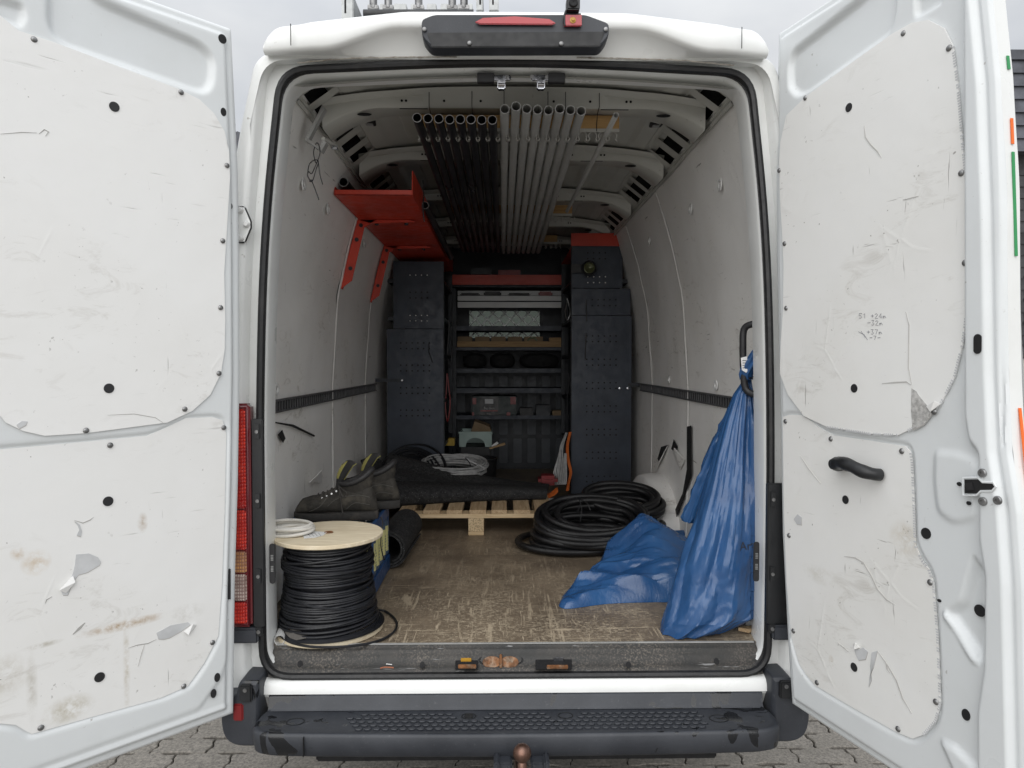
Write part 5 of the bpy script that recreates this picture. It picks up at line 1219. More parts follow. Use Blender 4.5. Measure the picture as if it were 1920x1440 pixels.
# tool case
a = at(884, 743, Y2 - .03); b = at(969, 779, Y2 - .03)
t = thing('tool_case', ((a.x + b.x) / 2, Y2 - .03, b.z), 'dark green tool case with red corner latches and a printed front label', 'tool case')
m = MB(); m.box((a.x, Y2 - .03, b.z), (b.x, Y2 + .18, a.z)); finish('case', m, simple('dark_green_case', (.018, .03, .03), .5, var=.1), t, bevel=.008, seg=3)
for x0, x1, y0, y1, mt, nm2 in ((957, 967, 744, 758, 'dashred', 'latch'), (868 + 18, 893, 746, 758, 'dashred', 'latch'), (950, 957, 773, 779, 'dashred', 'foot'), (881 + 4, 889, 773, 779, 'dashred', 'foot')):
    a = at(x0, y0, Y2 - .034); b = at(x1, y1, Y2 - .034); m = MB(); m.box((a.x, Y2 - .038, b.z), (b.x, Y2 - .031, a.z)); finish(nm2, m, M[mt], t, bevel=.001)
a = at(899, 744, Y2 - .034); b = at(935, 778, Y2 - .034); m = MB(); m.box((a.x, Y2 - .037, b.z), (b.x, Y2 - .031, a.z)); cc = finish('front_panel', m, M['black'], t, bevel=.001)
a = at(901, 769, Y2 - .037); b = at(933, 771.5, Y2 - .037); m = MB(); m.box((a.x, Y2 - .0395, b.z), (b.x, Y2 - .0375, a.z)); finish('red_stripe', m, M['dashred'], cc, smooth=False)
a = at(909, 748, Y2 - .037); b = at(925, 757, Y2 - .037); m = MB(); m.box((a.x, Y2 - .0395, b.z), (b.x, Y2 - .0375, a.z)); finish('handle', m, M['tear_grey'], cc, bevel=.001)
def text_mesh(txt, size, loc, rot, mat, name, parent, ext=.0006):
    cu = bpy.data.curves.new('text', 'FONT'); cu.body = txt; cu.size = size; cu.extrude = ext; cu.align_x = 'CENTER'
    to = bpy.data.objects.new('text', cu); col.objects.link(to); bpy.context.view_layer.update()
    me = bpy.data.meshes.new_from_object(to.evaluated_get(bpy.context.evaluated_depsgraph_get())); bpy.data.objects.remove(to)
    o = bpy.data.objects.new(name, me); me.materials.append(mat); col.objects.link(o); o.parent = parent
    o.location = Vector(loc) - WLOC[parent.name]; o.rotation_euler = rot; return o
c = at(917, 767, Y2 - .040); text_mesh('Big cool', .026, (c.x, Y2 - .0385, c.z), (PI / 2, 0, 0), M['cable_grey'], 'lettering', cc)
c = at(917, 777, Y2 - .040); text_mesh('475021', .013, (c.x, Y2 - .0385, c.z), (PI / 2, 0, 0), M['cable_grey'], 'lettering', cc)

for k, (px, y0_, y1_, yy, mt, lab, cat) in enumerate(((842, 600, 690, 2.95, 'cable_black', 'black cable loop hanging inside the left racking', 'cable'), (838, 700, 790, 2.7, 'dashred', 'dark red lead hanging inside the left racking', 'cable'), (1066, 700, 790, 2.75, 'cable_black', 'black lead hung at the edge of the right racking', 'cable'), (1063, 560, 600, 2.75, 'screw', 'bent steel hook at the edge of the right racking', 'hook'))):
    m = MB(); m.tube(smooth_path([at(px, y0_, yy), at(px + 4, (y0_ * 2 + y1_) / 3, yy), at(px + 6, (y0_ + y1_ * 2) / 3, yy - .02), at(px + 1, y1_, yy - .02), at(px - 3, (y0_ + y1_ * 2) / 3, yy), at(px - 1, (y0_ * 2 + y1_) / 3, yy), at(px, y0_ + 2, yy)], 5), .005, 6)
    o = finish('hanging_lead' if cat == 'cable' else 'steel_hook', m, M[mt]); tag(o, lab, cat)
for k, (px0, px1, py0, py1, mt, lab) in enumerate(((975, 1000, 765, 779, 'plug', 'black bin beside the tool case on the lower shelf'), (1005, 1032, 760, 779, 'rackd', 'dark blue bin on the lower shelf right of the tool case'), (1036, 1054, 770, 779, 'card', 'small brown box at the right end of the lower shelf'))):
    item(px0, py0, px1, py1, 'parts_bin', mt, lab, 'bin', dep=.12, y=Y2 - .005, bev=.004)
# pale green crate and neighbours on the floor in front of the racking
Y3 = 3.0
a = at(861, 810, Y3); b = at(922, 838, Y3)
t = thing('plastic_crate', ((a.x + b.x) / 2, Y3, b.z), 'pale green plastic crate with an arched hand hole at the back', 'crate')
zt_, zb_ = a.z, b.z; cx_ = (a.x + b.x) / 2; hw = (b.x - a.x) / 2
arch = [Vector((cx_ + .07 * math.cos(q), Y3, zb_ + .012 + .055 * math.sin(q))) for q in np.linspace(PI, 0, 12)]
fr = [Vector((a.x, Y3, zb_)), Vector((a.x, Y3, zt_)), Vector((b.x, Y3, zt_)), Vector((b.x, Y3, zb_)), Vector((cx_ + .07, Y3, zb_))] + arch[::-1] + [Vector((cx_ - .07, Y3, zb_))]
m = MB(); m.prism(fr, (0, .008, 0)); finish('front_wall', m, M['green_crate'], t, bevel=.001)
m = MB(); m.box((a.x, Y3 + .008, zb_), (a.x + .008, Y3 + .28, zt_)); m.box((b.x - .008, Y3 + .008, zb_), (b.x, Y3 + .28, zt_)); m.box((a.x, Y3 + .27, zb_), (b.x, Y3 + .28, zt_)); m.box((a.x - .004, Y3 - .004, zt_ - .014), (b.x + .004, Y3 + .0, zt_ + .002)); finish('side_wall', m, M['green_crate'], t, bevel=.001)
m = MB(); m.box((a.x + .01, Y3 + .02, FZ), (b.x - .01, Y3 + .26, zb_ - .004)); o = finish('low_box', m, M['plug'], bevel=.004); tag(o, 'black box under the pale green crate', 'box')
q = [at(883, 810, Y3 + .1), at(890, 790, Y3 + .1), at(918, 800, Y3 + .1), at(922, 811, Y3 + .1)]
m = MB(); m.prism(q, (0, .12, .01)); o = finish('cardboard_flap', m, M['card'], bevel=.001); tag(o, 'brown cardboard box sticking out of the pale green crate', 'box')
item(832, 822, 852, 836, 'yellow_case', 'yellow', 'small yellow case on the floor beside the left racking', 'case', y=2.9, dep=.08)
m = MB(); m.prism([at(921, 836, 2.9), at(932, 828, 2.9), at(935, 831, 2.9), at(925, 840, 2.9)], (0, .01, 0)); o = finish('paper_slip', m, M['paper'], smooth=False); tag(o, 'white slip of paper beside the pale green crate', 'paper')
m = MB(); m.prism([at(917, 840, 2.85), at(946, 830, 2.85), at(948, 834, 2.85), at(920, 842, 2.85)], (0, .02, 0)); o = finish('wood_offcut', m, M['plank'], smooth=False); tag(o, 'brown wood offcut leaning beside the pale green crate', 'offcut')
# black tub under the crate, with the grey coil in front
c = at(893, 880, 2.72); m = MB(); m.lathe([(0, 0), (.125, 0), (.145, .22), (.152, .225), (.150, .235), (.14, .235), (.12, .02), (0, .02)], (c.x, 2.72, FZ), 'z', 28); o = finish('round_tub', m, M['plug']); tag(o, 'round black tub behind the grey cable coil', 'tub')

# ---- coils
def coil_pts(c, R0, R1, turns, h, squash=1., tilt=(0, 0), seed=1, jit=.01, n=40):
    rr = random.Random(seed); out = []; Mx = Euler((tilt[0], tilt[1], 0)).to_matrix()
    st = [(rr.gauss(0, jit), rr.gauss(0, jit), rr.uniform(R0, R1), rr.gauss(0, .12), rr.gauss(0, .12)) for _ in range(turns + 2)]
    tot = turns * n
    for k in range(tot + 1):
        f_ = k / n; i = int(f_); t = f_ - i; t = t * t * (3 - 2 * t); i2 = min(i + 1, turns + 1)
        A_ = [st[i][q] * (1 - t) + st[i2][q] * t for q in range(5)]
        th = 2 * PI * f_; z = h * (k / tot)
        p = Vector((A_[0] + A_[2] * math.cos(th), (A_[1] + A_[2] * math.sin(th)) * squash, z + A_[2] * (A_[3] * math.cos(th) + A_[4] * math.sin(th)) * .5))
        out.append(Vector(c) + Mx @ p)
    return out
c = Vector((-.60, 2.15, FZ + .03))
# black cable coil leaning on the left racking
m = MB(); m.tube(coil_pts(Vector((-.615, 2.26, FZ + .15)), .14, .21, 20, .13, tilt=(R(58), 0), seed=3, jit=.012), .0055, 5)
o = finish('cable_coil', m, M['cable_black']); tag(o, 'tangled black cable coil leaning on the left racking', 'cable coil')
c = at(848, 862, 2.15); m = MB(); m.tube(coil_pts(Vector((c.x, 2.15, FZ + .225)), .15, .215, 30, .060, tilt=(R(10), 0), seed=5, jit=.007, squash=.8), .0048, 6)
m.tube(smooth_path([at(870, 857, 1.97), at(880, 864, 1.96), at(893, 870, 1.96), at(908, 878, 1.98)], 5), .005, 6)
o = finish('cable_coil', m, M['cable_grey']); tag(o, 'light grey cable coil lying behind the black rubber mat', 'cable coil')
m = MB(); c0 = at(872, 858, 1.95); m.tube(smooth_path([c0, c0 + Vector((.02, -.006, -.02)), c0 + Vector((.035, -.004, -.05))], 4), .003, 5); o = finish('cable_tie', m, M['plug']); tag(o, 'black tie round the light grey cable coil', 'cable tie')
# hanging grey cable bundle and orange strap at the right racking
m = MB(); rr = random.Random(4)
for k in range(7):
    dx = rr.uniform(-3, 3); m.tube(smooth_path([at(1062 + dx * .4, 812, 2.35), at(1052 + dx, 845, 2.30 - .01 * k), at(1037 + k * 3.5, 893, 2.26), at(1041 + k * 3.2, 908, 2.25), at(1050 + k * 2, 895, 2.27), at(1060 + dx * .5, 850, 2.33)], 5), .0045, 6)
o = finish('cable_bundle', m, M['cable_grey']); tag(o, 'grey cable bundle hanging beside the right racking', 'cable')
def ribbon(pts, w, th, mat, name, label, cat):
    P = smooth_path(pts, 6); m = MB(); W = Vector(w); m.grid([[p - W for p in P], [p + W for p in P], [p + W + Vector((0, -th, 0)) for p in P], [p - W + Vector((0, -th, 0)) for p in P]], closed_v=True); o = finish(name, m, mat); return tag(o, label, cat)
ribbon([at(1069, 810, 2.40), at(1064, 835, 2.38), at(1065, 860, 2.36), at(1070, 885, 2.34), at(1066, 905, 2.33), at(1064, 920, 2.30)], (.010, .01, 0), .003, M['orange'], 'tension_strap', 'orange tension strap hanging down beside the right racking', 'strap')
ribbon([at(1006, 926, 2.12), at(1022, 931, 2.10), at(1038, 925, 2.12), at(1046, 918, 2.15), at(1040, 921, 2.16), at(1025, 935, 2.05)], (0, .02, .010), .003, M['orange'], 'tension_strap', 'loose orange strap end lying on the right of the pallet', 'strap')
m = MB(); m.box((.18, 2.12, FZ + .14), (.30, 2.25, FZ + .2)); o = finish('red_bundle', m, M['dashred'], bevel=.02); tag(o, 'small dark red strap ratchet beside the orange strap', 'ratchet')
m = MB(); m.box((.20, 1.66, FZ), (.46, 2.0, FZ + .085)); m.box((.21, 1.67, FZ + .085), (.45, 1.99, FZ + .09)); o = finish('white_tray', m, M['white_plastic'], bevel=.006); tag(o, 'white tray pushed in between pallet and corrugated hose', 'tray')
# ---- pallet
YP = 1.46
pl0 = at(748, 985, YP); pr0 = at(1036, 985, YP)
xL, xR = pl0.x, pr0.x
t = thing('wooden_pallet', ((xL + xR) / 2, YP + .3, FZ - .002), 'new pine half pallet under the black rubber mat', 'pallet')
z1 = FZ + .088; z2 = z1 + .022; z3 = z2 + .020
for y in (YP, YP + .55):
    m = MB(); m.box((xL, y, z1), (xR, y + .09, z2)); finish('stringer', m, M['pinex'], t, bevel=.0015)
for x in (xL, (xL + xR) / 2 - .045 + .0, xR - .09):
    for y in (YP + .002, YP + .555):
        w = .05 if x == xL else .08
        m = MB(); m.box((x + .006, y, FZ - .0005 + (.018)), (x + .006 + w, y + .085, z1 - .0005)); finish('block', m, M['chip'], t, bevel=.0015)
    m = MB(); m.box((x + .006, YP - .001, FZ - .0015), (x + .086 - (.03 if x == xL else 0), YP + .64, FZ + .017)); finish('runner', m, M['pinex'], t, bevel=.0015)
xx = [(0.0, .075), (.125, .085), (.245, .08), (.362, .085), (.475, .08), (.59, .085), (.70, .09)]
sc_ = (xR - xL) / .79
for x0, w in xx:
    m = MB(); m.box((xL + x0 * sc_, YP - .002, z2 + .0005), (xL + (x0 + w) * sc_, YP + .64, z3)); finish('deck_board', m, M['pine'], t, bevel=.002)
# ---- black rubber mat folded over the pallet
def mat_surface():
    m = MB(); rows = []
    nu, nv = 46, 34
    def zfn(u, v):       # u across (0 left, 1 right), v front to back
        lift = .165 * (1 - u) ** 1.3 * sstep(np.array(v), .1, 1.)[()] + .03 * (1 - u)
        return float(lift)
    for j in range(nv + 1):
        v = j / nv; row = []
        for i in range(nu + 1):
            u = i / nu
            yf = YP + .09 + .20 * u + .04 * math.sin(u * 3); yb_ = YP + .58 + .10 * u; 
            X0 = xL - .11 - .03 * v + .04 * (1 - v) * math.sin(v * 6); X1 = xR - .02 + .05 * v
            x = X0 + (X1 - X0) * u; y = yf + (yb_ - yf) * v
            z = z3 + .008 + zfn(u, v) + .008 * noise.noise(Vector((u * 4, v * 3, 1))) + .010 * math.sin(u * 9 + v * 2) * v * (1 - u * .5)
            if v < .22:      # rolled front fold
                a = v / .22 * PI * .9; z = z3 + .006 + (.044 - .018 * u) * (1 - math.cos(a)); y = yf - .042 * math.sin(a) 
            else: w_ = min(1, (v - .22) / .16); z = z3 + .006 + (.086 - .035 * u) * (1 - .75 * w_) + zfn(u, v) * .95 + .012 * math.sin(v * 14 + u * 5) * w_ * (1 - u)
            row.append(Vector((x, y, z)))
        rows.append(row)
    top = rows; bot = [[p + Vector((0, .004, -.009)) for p in r] for r in rows]
    m.grid(top); m.grid(bot); m.grid([top[0], bot[0]]); m.grid([top[-1], bot[-1]]); m.grid([[r[0] for r in top], [r[0] for r in bot]]); m.grid([[r[-1] for r in top], [r[-1] for r in bot]])
    return m
o = finish('rubber_mat', mat_surface(), M['mat'], angle=60); tag(o, 'large speckled black rubber mat folded over the pallet', 'rubber mat')
# its left end hanging off the pallet in a fold
P_ = [at(674, 862, 1.75), at(700, 868, 1.72), at(706, 905, 1.60), at(718, 935, 1.50), at(745, 948, 1.47), at(742, 953, 1.45), at(712, 946, 1.47), at(694, 925, 1.56), at(688, 893, 1.66)]
m = MB(); m.prism(P_, (.01, .22, -.01)); fo = finish('mat_fold', m, M['mat'], o, bevel=.012, seg=3)
# ---- rolled mat standing by the blue crate
m = MB(); cxr, czr = at(728, 1030, .86).x, FZ + .088; rows = []
sp2 = [(.086 - .0115 * th / (2 * PI) * 1.0, th) for th in np.linspace(0, 2 * PI * 2.1, 70)]
for y, k in ((.85, 0), (1.32, .02)):
    outer_ = [Vector((cxr + k + r * math.cos(-th - .6), y + .004 * math.sin(th * 2), czr + r * math.sin(-th - .6))) for r, th in sp2]
    inner_ = [Vector((cxr + k + (r - .009) * math.cos(-th - .6), y + .004 * math.sin(th * 2), czr + (r - .009) * math.sin(-th - .6))) for r, th in sp2]
    rows.append(outer_ + inner_[::-1])
m.grid(rows, closed_u=True); n_ = len(sp2)
for r in rows:
    m.grid([r[:n_], r[n_:][::-1]])
o = finish('rolled_mat', m, M['mat']); tag(o, 'rolled up black rubber mat lying beside the blue crate', 'rubber mat')
m = MB(); m.box((-.86, 1.0, FZ), (-.60, 1.35, FZ + .09)); o = finish('black_case', m, M['plug'], bevel=.01); tag(o, 'low black case wedged between left wall and rolled mat', 'case')

# ---- corrugated hose coils
def stack_coil(c, R_, turns, r, seed, hx=.0, squash=.8, dz=.020, jit=.02):
    rr = random.Random(seed); pts = []; n = 36; prev = None
    st = []
    for i in range(turns + 1):
        lay = i // 3
        st.append((rr.gauss(0, jit) + hx * lay, rr.gauss(0, jit * .8), R_ * rr.uniform(.70, 1.04) - .012 * (i % 3), lay * dz + rr.uniform(0, .012), rr.gauss(0, .035) * min(1, lay), rr.gauss(0, .03) * min(1, lay)))
    for k in range(turns * n + 1):
        f_ = k / n; i = min(int(f_), turns - 1); t = f_ - i; t = t * t * (3 - 2 * t)
        A_ = [st[i][q] * (1 - t) + st[i + 1][q] * t for q in range(6)]; th = 2 * PI * f_ + 1.
        pts.append(Vector((c[0] + A_[0] + A_[2] * math.cos(th), c[1] + (A_[1] + A_[2] * math.sin(th)) * squash, c[2] + r + A_[3] + A_[2] * (A_[4] * math.cos(th) + A_[5] * math.sin(th)) + A_[2] * .16 * (1 + math.sin(th)) * A_[3] / .1)))
    return pts
cf = Vector((.315, 1.20, FZ))
m = MB(); m.tube(stack_coil(cf, .268, 17, .0170, 11, hx=.016, dz=.020, jit=.026), .0165, 10); o = finish('hose_coil', m, M['hose']); tag(o, 'big front coil of black corrugated hose on the plywood floor', 'hose coil')
cb_ = Vector((.585, 1.47, FZ + .012))
m = MB(); m.tube(stack_coil(cb_, .215, 17, .0170, 23, hx=.002, dz=.024, jit=.016), .0165, 10); o = finish('hose_coil', m, M['hose']); tag(o, 'rear coil of black corrugated hose against the wheel arch', 'hose coil')
c0 = at(1085, 935, 1.30)
m = MB()
for e in ((-.06, -.02, .0), (-.01, -.06, -.05), (.0, -.07, -.10), (.05, -.07, -.045)): m.tube(smooth_path([c0, c0 + Vector(e) * .5 + Vector((.01, -.01, .01)), c0 + Vector(e)], 4), .0022, 5)
o = finish('cable_tie', m, M['plug']); tag(o, 'black tie knotted over the front corrugated hose coil', 'cable tie')
# dark post lying against the right wall
# ---- blue crate with bottles, boots on top
CX0, CX1, CY0, CY1 = -.872, -.530, .47, .86; z0 = FZ; z1 = .958
t = thing('bottle_crate', ((CX0 + CX1) / 2, (CY0 + CY1) / 2, z0), 'open blue crate full of yellow labelled bottles behind the cable reel', 'crate')
m = MB(); m.box((CX0, CY0, z0), (CX1, CY1, z0 + .075)); finish('crate_base', m, M['crate_blue'], t, bevel=.008)
m = MB()
rim = rloop([(CX0, CY0, .03), (CX0, CY1, .03), (CX1, CY1, .03), (CX1, CY0, .03)], 5)
rin = rloop([(CX0 + .012, CY0 + .012, .025), (CX0 + .012, CY1 - .012, .025), (CX1 - .012, CY1 - .012, .025), (CX1 - .012, CY0 + .012, .025)], 5)
m.grid([[Vector((p.x, p.y, z)) for p in q] for q, z in ((rim, z1 - .045), (rim, z1), (rin, z1), (rin, z1 - .045))], closed_u=True, closed_v=True); finish('crate_rim', m, M['crate_blue'], t, bevel=.002)
for x in (CX0 + .004, CX1 - .022):
    for y in (CY0 + .004, CY1 - .022):
        m = MB(); m.box((x, y, z0 + .07), (x + .018, y + .018, z1 - .04)); finish('corner_post', m, M['crate_blue'], t, bevel=.003)
m = MB(); m.box((CX0 + .01, CY0 + .03, z0 + .07), (CX0 + .015, CY1 - .03, z1 - .04)); finish('side_panel', m, M['crate_blue'], t)
bs = None; xs_ = [CX0 + .055 + k * .0775 for k in (2, 3)]; ys_ = [CY0 + .052 + k * .075 for k in range(5)]
xs_[-1] = CX1 - .036
bprof = [(0, 0), (.030, 0), (.034, .004), (.034, .135), (.031, .150), (.020, .163), (.014, .170), (.014, .180), (.016, .182), (.016, .192), (0, .193)]
for i, x in enumerate(xs_):
    for j, y in enumerate(ys_):
        zz = z0 + .0755
        desc = ['inner row', 'outer row'][i] 
        pos = ['nearest the van opening', 'second from the opening', 'middle one', 'second from the back', 'farthest back'][j]
        if bs is None:
            m = MB(); m.lathe(bprof, (x, y, zz), 'z', 16); bs = finish('bottle', m, M['can'], None, origin=(x, y, zz)); o = bs
            m = MB(); m.lathe([(.0346, .018), (.0346, .125)], (x, y, zz), 'z', 16); lb = finish('label_wrap', m, M['label'], bs, origin=(x, y, zz + .07))
            m = MB()
            for k in range(6): m.box((x + .0345, y - .012, zz + .035 + k * .012), (x + .0352, y + .012 - (k % 3) * .005, zz + .038 + k * .012))
            pb = finish('small_print', m, M['crate_blue'], lb, smooth=False)
        else:
            o = clone(bs, (x, y, zz)); l2 = clone(lb, Vector((x, y, zz + .07)), o); p2 = clone(pb, WLOC[l2.name] + (WLOC[pb.name] - WLOC[lb.name]), l2); o.rotation_euler.z = 0
        tag(o, 'yellow labelled bottle in the blue crate, ' + desc + ', ' + pos, 'bottle', 'bottles in the blue crate')
# work boots
M['seam'] = simple('boot_seam_thread', (.10, .095, .085), .8, var=.1)
def boot(name, loc, rot, label):
    bo = bpy.data.objects.new(name, None); col.objects.link(bo); WLOC[bo.name] = Vector((0, 0, 0)); tag(bo, label, 'boot', 'work boots on the blue crate')
    L = .315
    topz = [(0, .030), (.012, .052), (.03, .070), (.06, .080), (.09, .086), (.12, .096), (.15, .112), (.18, .128), (.21, .136), (.25, .138), (.28, .136), (.295, .115), (.31, .07), (.315, .045)]
    wid = [(0, .012), (.01, .030), (.03, .043), (.07, .051), (.11, .050), (.16, .042), (.21, .038), (.26, .038), (.295, .033), (.31, .020), (.315, .010)]
    rows = []
    for x in list(np.linspace(0, .05, 8)) + list(np.linspace(.065, .28, 18)) + list(np.linspace(.29, .315, 6)):
        h_ = interp(topz, x); w = interp(wid, x); row = []
        for a in np.linspace(0, 2 * PI, 25)[:-1]:
            cy_, sz_ = math.cos(a), math.sin(a)
            k = 1 - .35 * max(0, sz_) * (1 if x > .1 else .6)
            zz = .016 + (h_ - .016) * (.5 + .5 * math.copysign(abs(sz_) ** .8, sz_))
            row.append(Vector((x + .004 * noise.noise(Vector((x * 30, a, 3))), w * cy_ * k + .0025 * noise.noise(Vector((x * 40, a * 2, 1))), zz + .003 * noise.noise(Vector((x * 45, a * 2, 7))) * (1 if sz_ > 0 else 0))))
        rows.append(row)
    m = MB(); m.grid(rows, closed_u=True); m.add(rows[0], [tuple(range(24))]); m.add(rows[-1], [tuple(range(24))]); finish('upper', m, M['leather'], bo)
    # sole
    so = []
    for z, e in ((-.010, .001), (-.006, .004), (.012, .004), (.022, .001)):
        r_ = []
        for x in np.linspace(-.003, .318, 22): r_.append(Vector((x, (interp(wid, min(max(x, .002), .313)) + e), z + (.012 * max(0, 1 - x / .05) if z < .0 else 0))))
        for x in np.linspace(.318, -.003, 22): r_.append(Vector((x, -(interp(wid, min(max(x, .002), .313)) + e), z + (.012 * max(0, 1 - x / .05) if z < .0 else 0))))
        so.append(r_)
    m = MB(); m.grid(so, closed_u=True); m.add(so[0], [tuple(range(44))]); m.add(so[-1], [tuple(range(44))]); finish('sole', m, M['sole'], bo, bevel=0)
    # padded collar round the open shaft, on a soft ankle cuff
    ring = [Vector((.235 + .062 * math.cos(a), .034 * math.sin(a), .150 + .008 * math.cos(2 * a) + .026 * math.cos(a))) for a in np.linspace(0, 2 * PI, 29)[:-1]]
    m = MB(); m.tube(ring, .0115, 10, closed=True); finish('padded_collar', m, M['leather_d'], bo)
    m = MB(); m.grid([[Vector((.235 + (p.x - .235) * .86, p.y * .92, .095)) for p in ring], [Vector((.235 + (p.x - .235) * 1.06, p.y * 1.10, .095 + (p.z - .095) * .5)) for p in ring], [Vector((.235 + (p.x - .235) * 1.08, p.y * 1.10, p.z)) for p in ring]], closed_u=True); finish('ankle_cuff', m, M['leather'], bo)
    m = MB(); m.add([p - Vector((0, 0, .012)) for p in ring], [tuple(range(28))]); finish('boot_opening', m, M['dark'], bo)
    # tongue
    tg = []
    for k in range(7):
        t_ = k / 6; x = .160 + .022 * t_ + .030 * t_ * t_; z = .115 + .105 * t_; w = .024 + .008 * math.sin(t_ * PI)
        tg.append([Vector((x - .004 * (1 - (y / w) ** 2) - y * (.3 + .5 * t_), y * (.9 - .3 * t_), z - (.010 * (abs(y) / w) ** 3 if k == 6 else 0))) for y in np.linspace(-w, w, 9)])
    m = MB(); m.grid(tg); m.grid([[p + Vector((.006, 0, .001)) for p in r] for r in tg]); m.grid([tg[-1], [p + Vector((.006, 0, .001)) for p in tg[-1]]]); to_ = finish('tongue', m, M['leather_d'], bo)
    m = MB(); m.grid([[p + Vector((.008, p.y * -.15, -.002)) for p in r] for r in tg[2:]]); m.grid([[p + Vector((-.0015, p.y * -.22, -.003)) for p in r] for r in tg[2:]]); finish('tongue_lining', m, M['tongue'], to_)
    # laces and eyelets
    m = MB(); prev = None
    for k in range(6):
        x = .085 + k * .017; z = interp(topz, x) + .002; s_ = 1 if k % 2 else -1
        m.tube(smooth_path([Vector((x, -.024, z - .012)), Vector((x + .004, 0, z + .004)), Vector((x + .008 * s_ + .004, .024, z - .012))], 4), .0024, 6)
    m.tube(smooth_path([Vector((.17, -.02, .125)), Vector((.175, -.040, .115)), Vector((.18, -.046, .08)), Vector((.185, -.05, .045)), Vector((.19, -.052, .02))], 4), .0022, 6)
    m.tube(smooth_path([Vector((.17, -.02, .125)), Vector((.19, -.038, .11)), Vector((.205, -.047, .10)), Vector((.19, -.048, .085)), Vector((.172, -.03, .12))], 4), .0022, 6)
    finish('laces', m, M['lace'], bo)
    for k in range(5):
        x = .09 + k * .018
        for s_ in (-1, 1):
            m = MB(); m.disc((x, s_ * .028, interp(topz, x) - .014), (0, s_, .5), .0038, .002, 8); finish('eyelet', m, M['steel'], bo)
    # stitched seams
    for pts_ in ([(.13, .05), (.16, .075), (.20, .085), (.25, .09), (.29, .08)], [(.06, .03), (.10, .05), (.13, .085)], [(.20, .035), (.235, .06), (.29, .05)]):
        m = MB(); sp3 = []
        for x, z in smooth_path([Vector((a, b, 0)) for a, b in pts_], 4) and [(q.x, q.y) for q in smooth_path([Vector((a, b, 0)) for a, b in pts_], 4)]:
            w = interp(wid, x); sz_ = ((z - .016) / (interp(topz, x) - .016)) * 2 - 1; sz_ = max(-1, min(1, math.copysign(abs(sz_) ** 1.25, sz_)))
            cy_ = math.sqrt(max(0, 1 - sz_ ** 2)); k = 1 - .35 * max(0, sz_); sp3.append(Vector((x, -(w * cy_ * k + .0008), z)))
        m.tube(sp3, .0013, 5); finish('seam', m, M['seam'], bo)
    bo.location = loc; bo.rotation_euler = rot
    return bo
boot('work_boot', (-.850, .560, z1 + .012), (R(4), 0, R(4)), 'muddy suede work boot in front, toe towards the left wall, yellow tongue up')
boot('work_boot', (-.790, .735, z1 + .012), (R(-3), 0, R(8)), 'second work boot lying behind the muddy one, mostly hidden')
m = MB(); m.tube(smooth_path([Vector((CX1 + .004, .60, z1 - .0)), Vector((CX1 + .012, .60, .93)), Vector((CX1 + .010, .56, .86)), Vector((CX1 + .014, .62, .78))], 5), .0022, 5); o = finish('boot_lace_end', m, M['lace']); tag(o, 'loose bootlace hanging down the side of the blue crate', 'lace')

# ---- cable reel
RX, RY = -.628, .172
t = thing('cable_reel', (RX, RY, FZ), 'plywood cable reel wound with black cable at the left edge of the floor', 'cable reel')
m = MB(); m.lathe([(0, 0), (.176, 0), (.180, .003), (.180, .013), (.176, .016), (0, .016)], (RX, RY, FZ), 'z', 56); finish('bottom_flange', m, M['ply'], t, angle=30)
zt_ = .985
m = MB(); m.lathe([(.016, 0), (.176, 0), (.180, .003), (.180, .012), (.177, .014), (.016, .014), (.016, 0)], (RX, RY, zt_), 'z', 56); tf = finish('top_flange', m, M['ply'], t, angle=30)
m = MB(); m.tube([(RX + .013 * math.cos(a), RY + .013 * math.sin(a), zt_ + .014) for a in np.linspace(0, 2 * PI, 19)[:-1]], .003, 6, closed=True); finish('hub_ring', m, M['rust'], tf)
m = MB(); m.lathe([(0, 0), (.013, 0)], (RX, RY, zt_ + .009), 'z', 16); finish('hub_hole', m, M['dark'], tf)
m = MB(); m.lathe([(.126, .016), (.126, .30)], (RX, RY, FZ), 'z', 32); finish('core', m, M['cable_black'], t)
rr = random.Random(8); pts = []; turns = 36; n = 44; hz_ = zt_ - FZ - .022
jit = [(rr.gauss(0, .0022), rr.gauss(0, .0022), rr.gauss(0, .002), rr.uniform(0, 6.28), rr.gauss(0, .0035)) for _ in range(turns + 2)]
for k in range(turns * n + 1):
    f_ = k / n; i = int(f_); tt_ = f_ - i; i2 = min(i + 1, turns + 1); J = [jit[i][q] * (1 - tt_) + jit[i2][q] * tt_ for q in range(5)]
    h_ = f_ / turns; th = 2 * PI * f_
    r_ = .142 + .020 * max(0, 1 - h_ * 2.2) ** 1.3 + .002 * math.sin(h_ * 19) + .008 * math.exp(-((h_ - .30) / .1) ** 2) * .6 - .004 * math.exp(-((h_ - .62) / .08) ** 2) + J[2]
    z = FZ + .022 + hz_ * h_ + J[4] * math.sin(th + J[3] * 0 + i * .7) * 1.4
    pts.append(Vector((RX + J[0] + r_ * math.cos(th), RY + J[1] + r_ * math.sin(th), min(max(z, FZ + .021), zt_ - .006))))
m = MB(); m.tube(pts, .0047, 7); cw = finish('wound_cable', m, M['cable_black'], t)
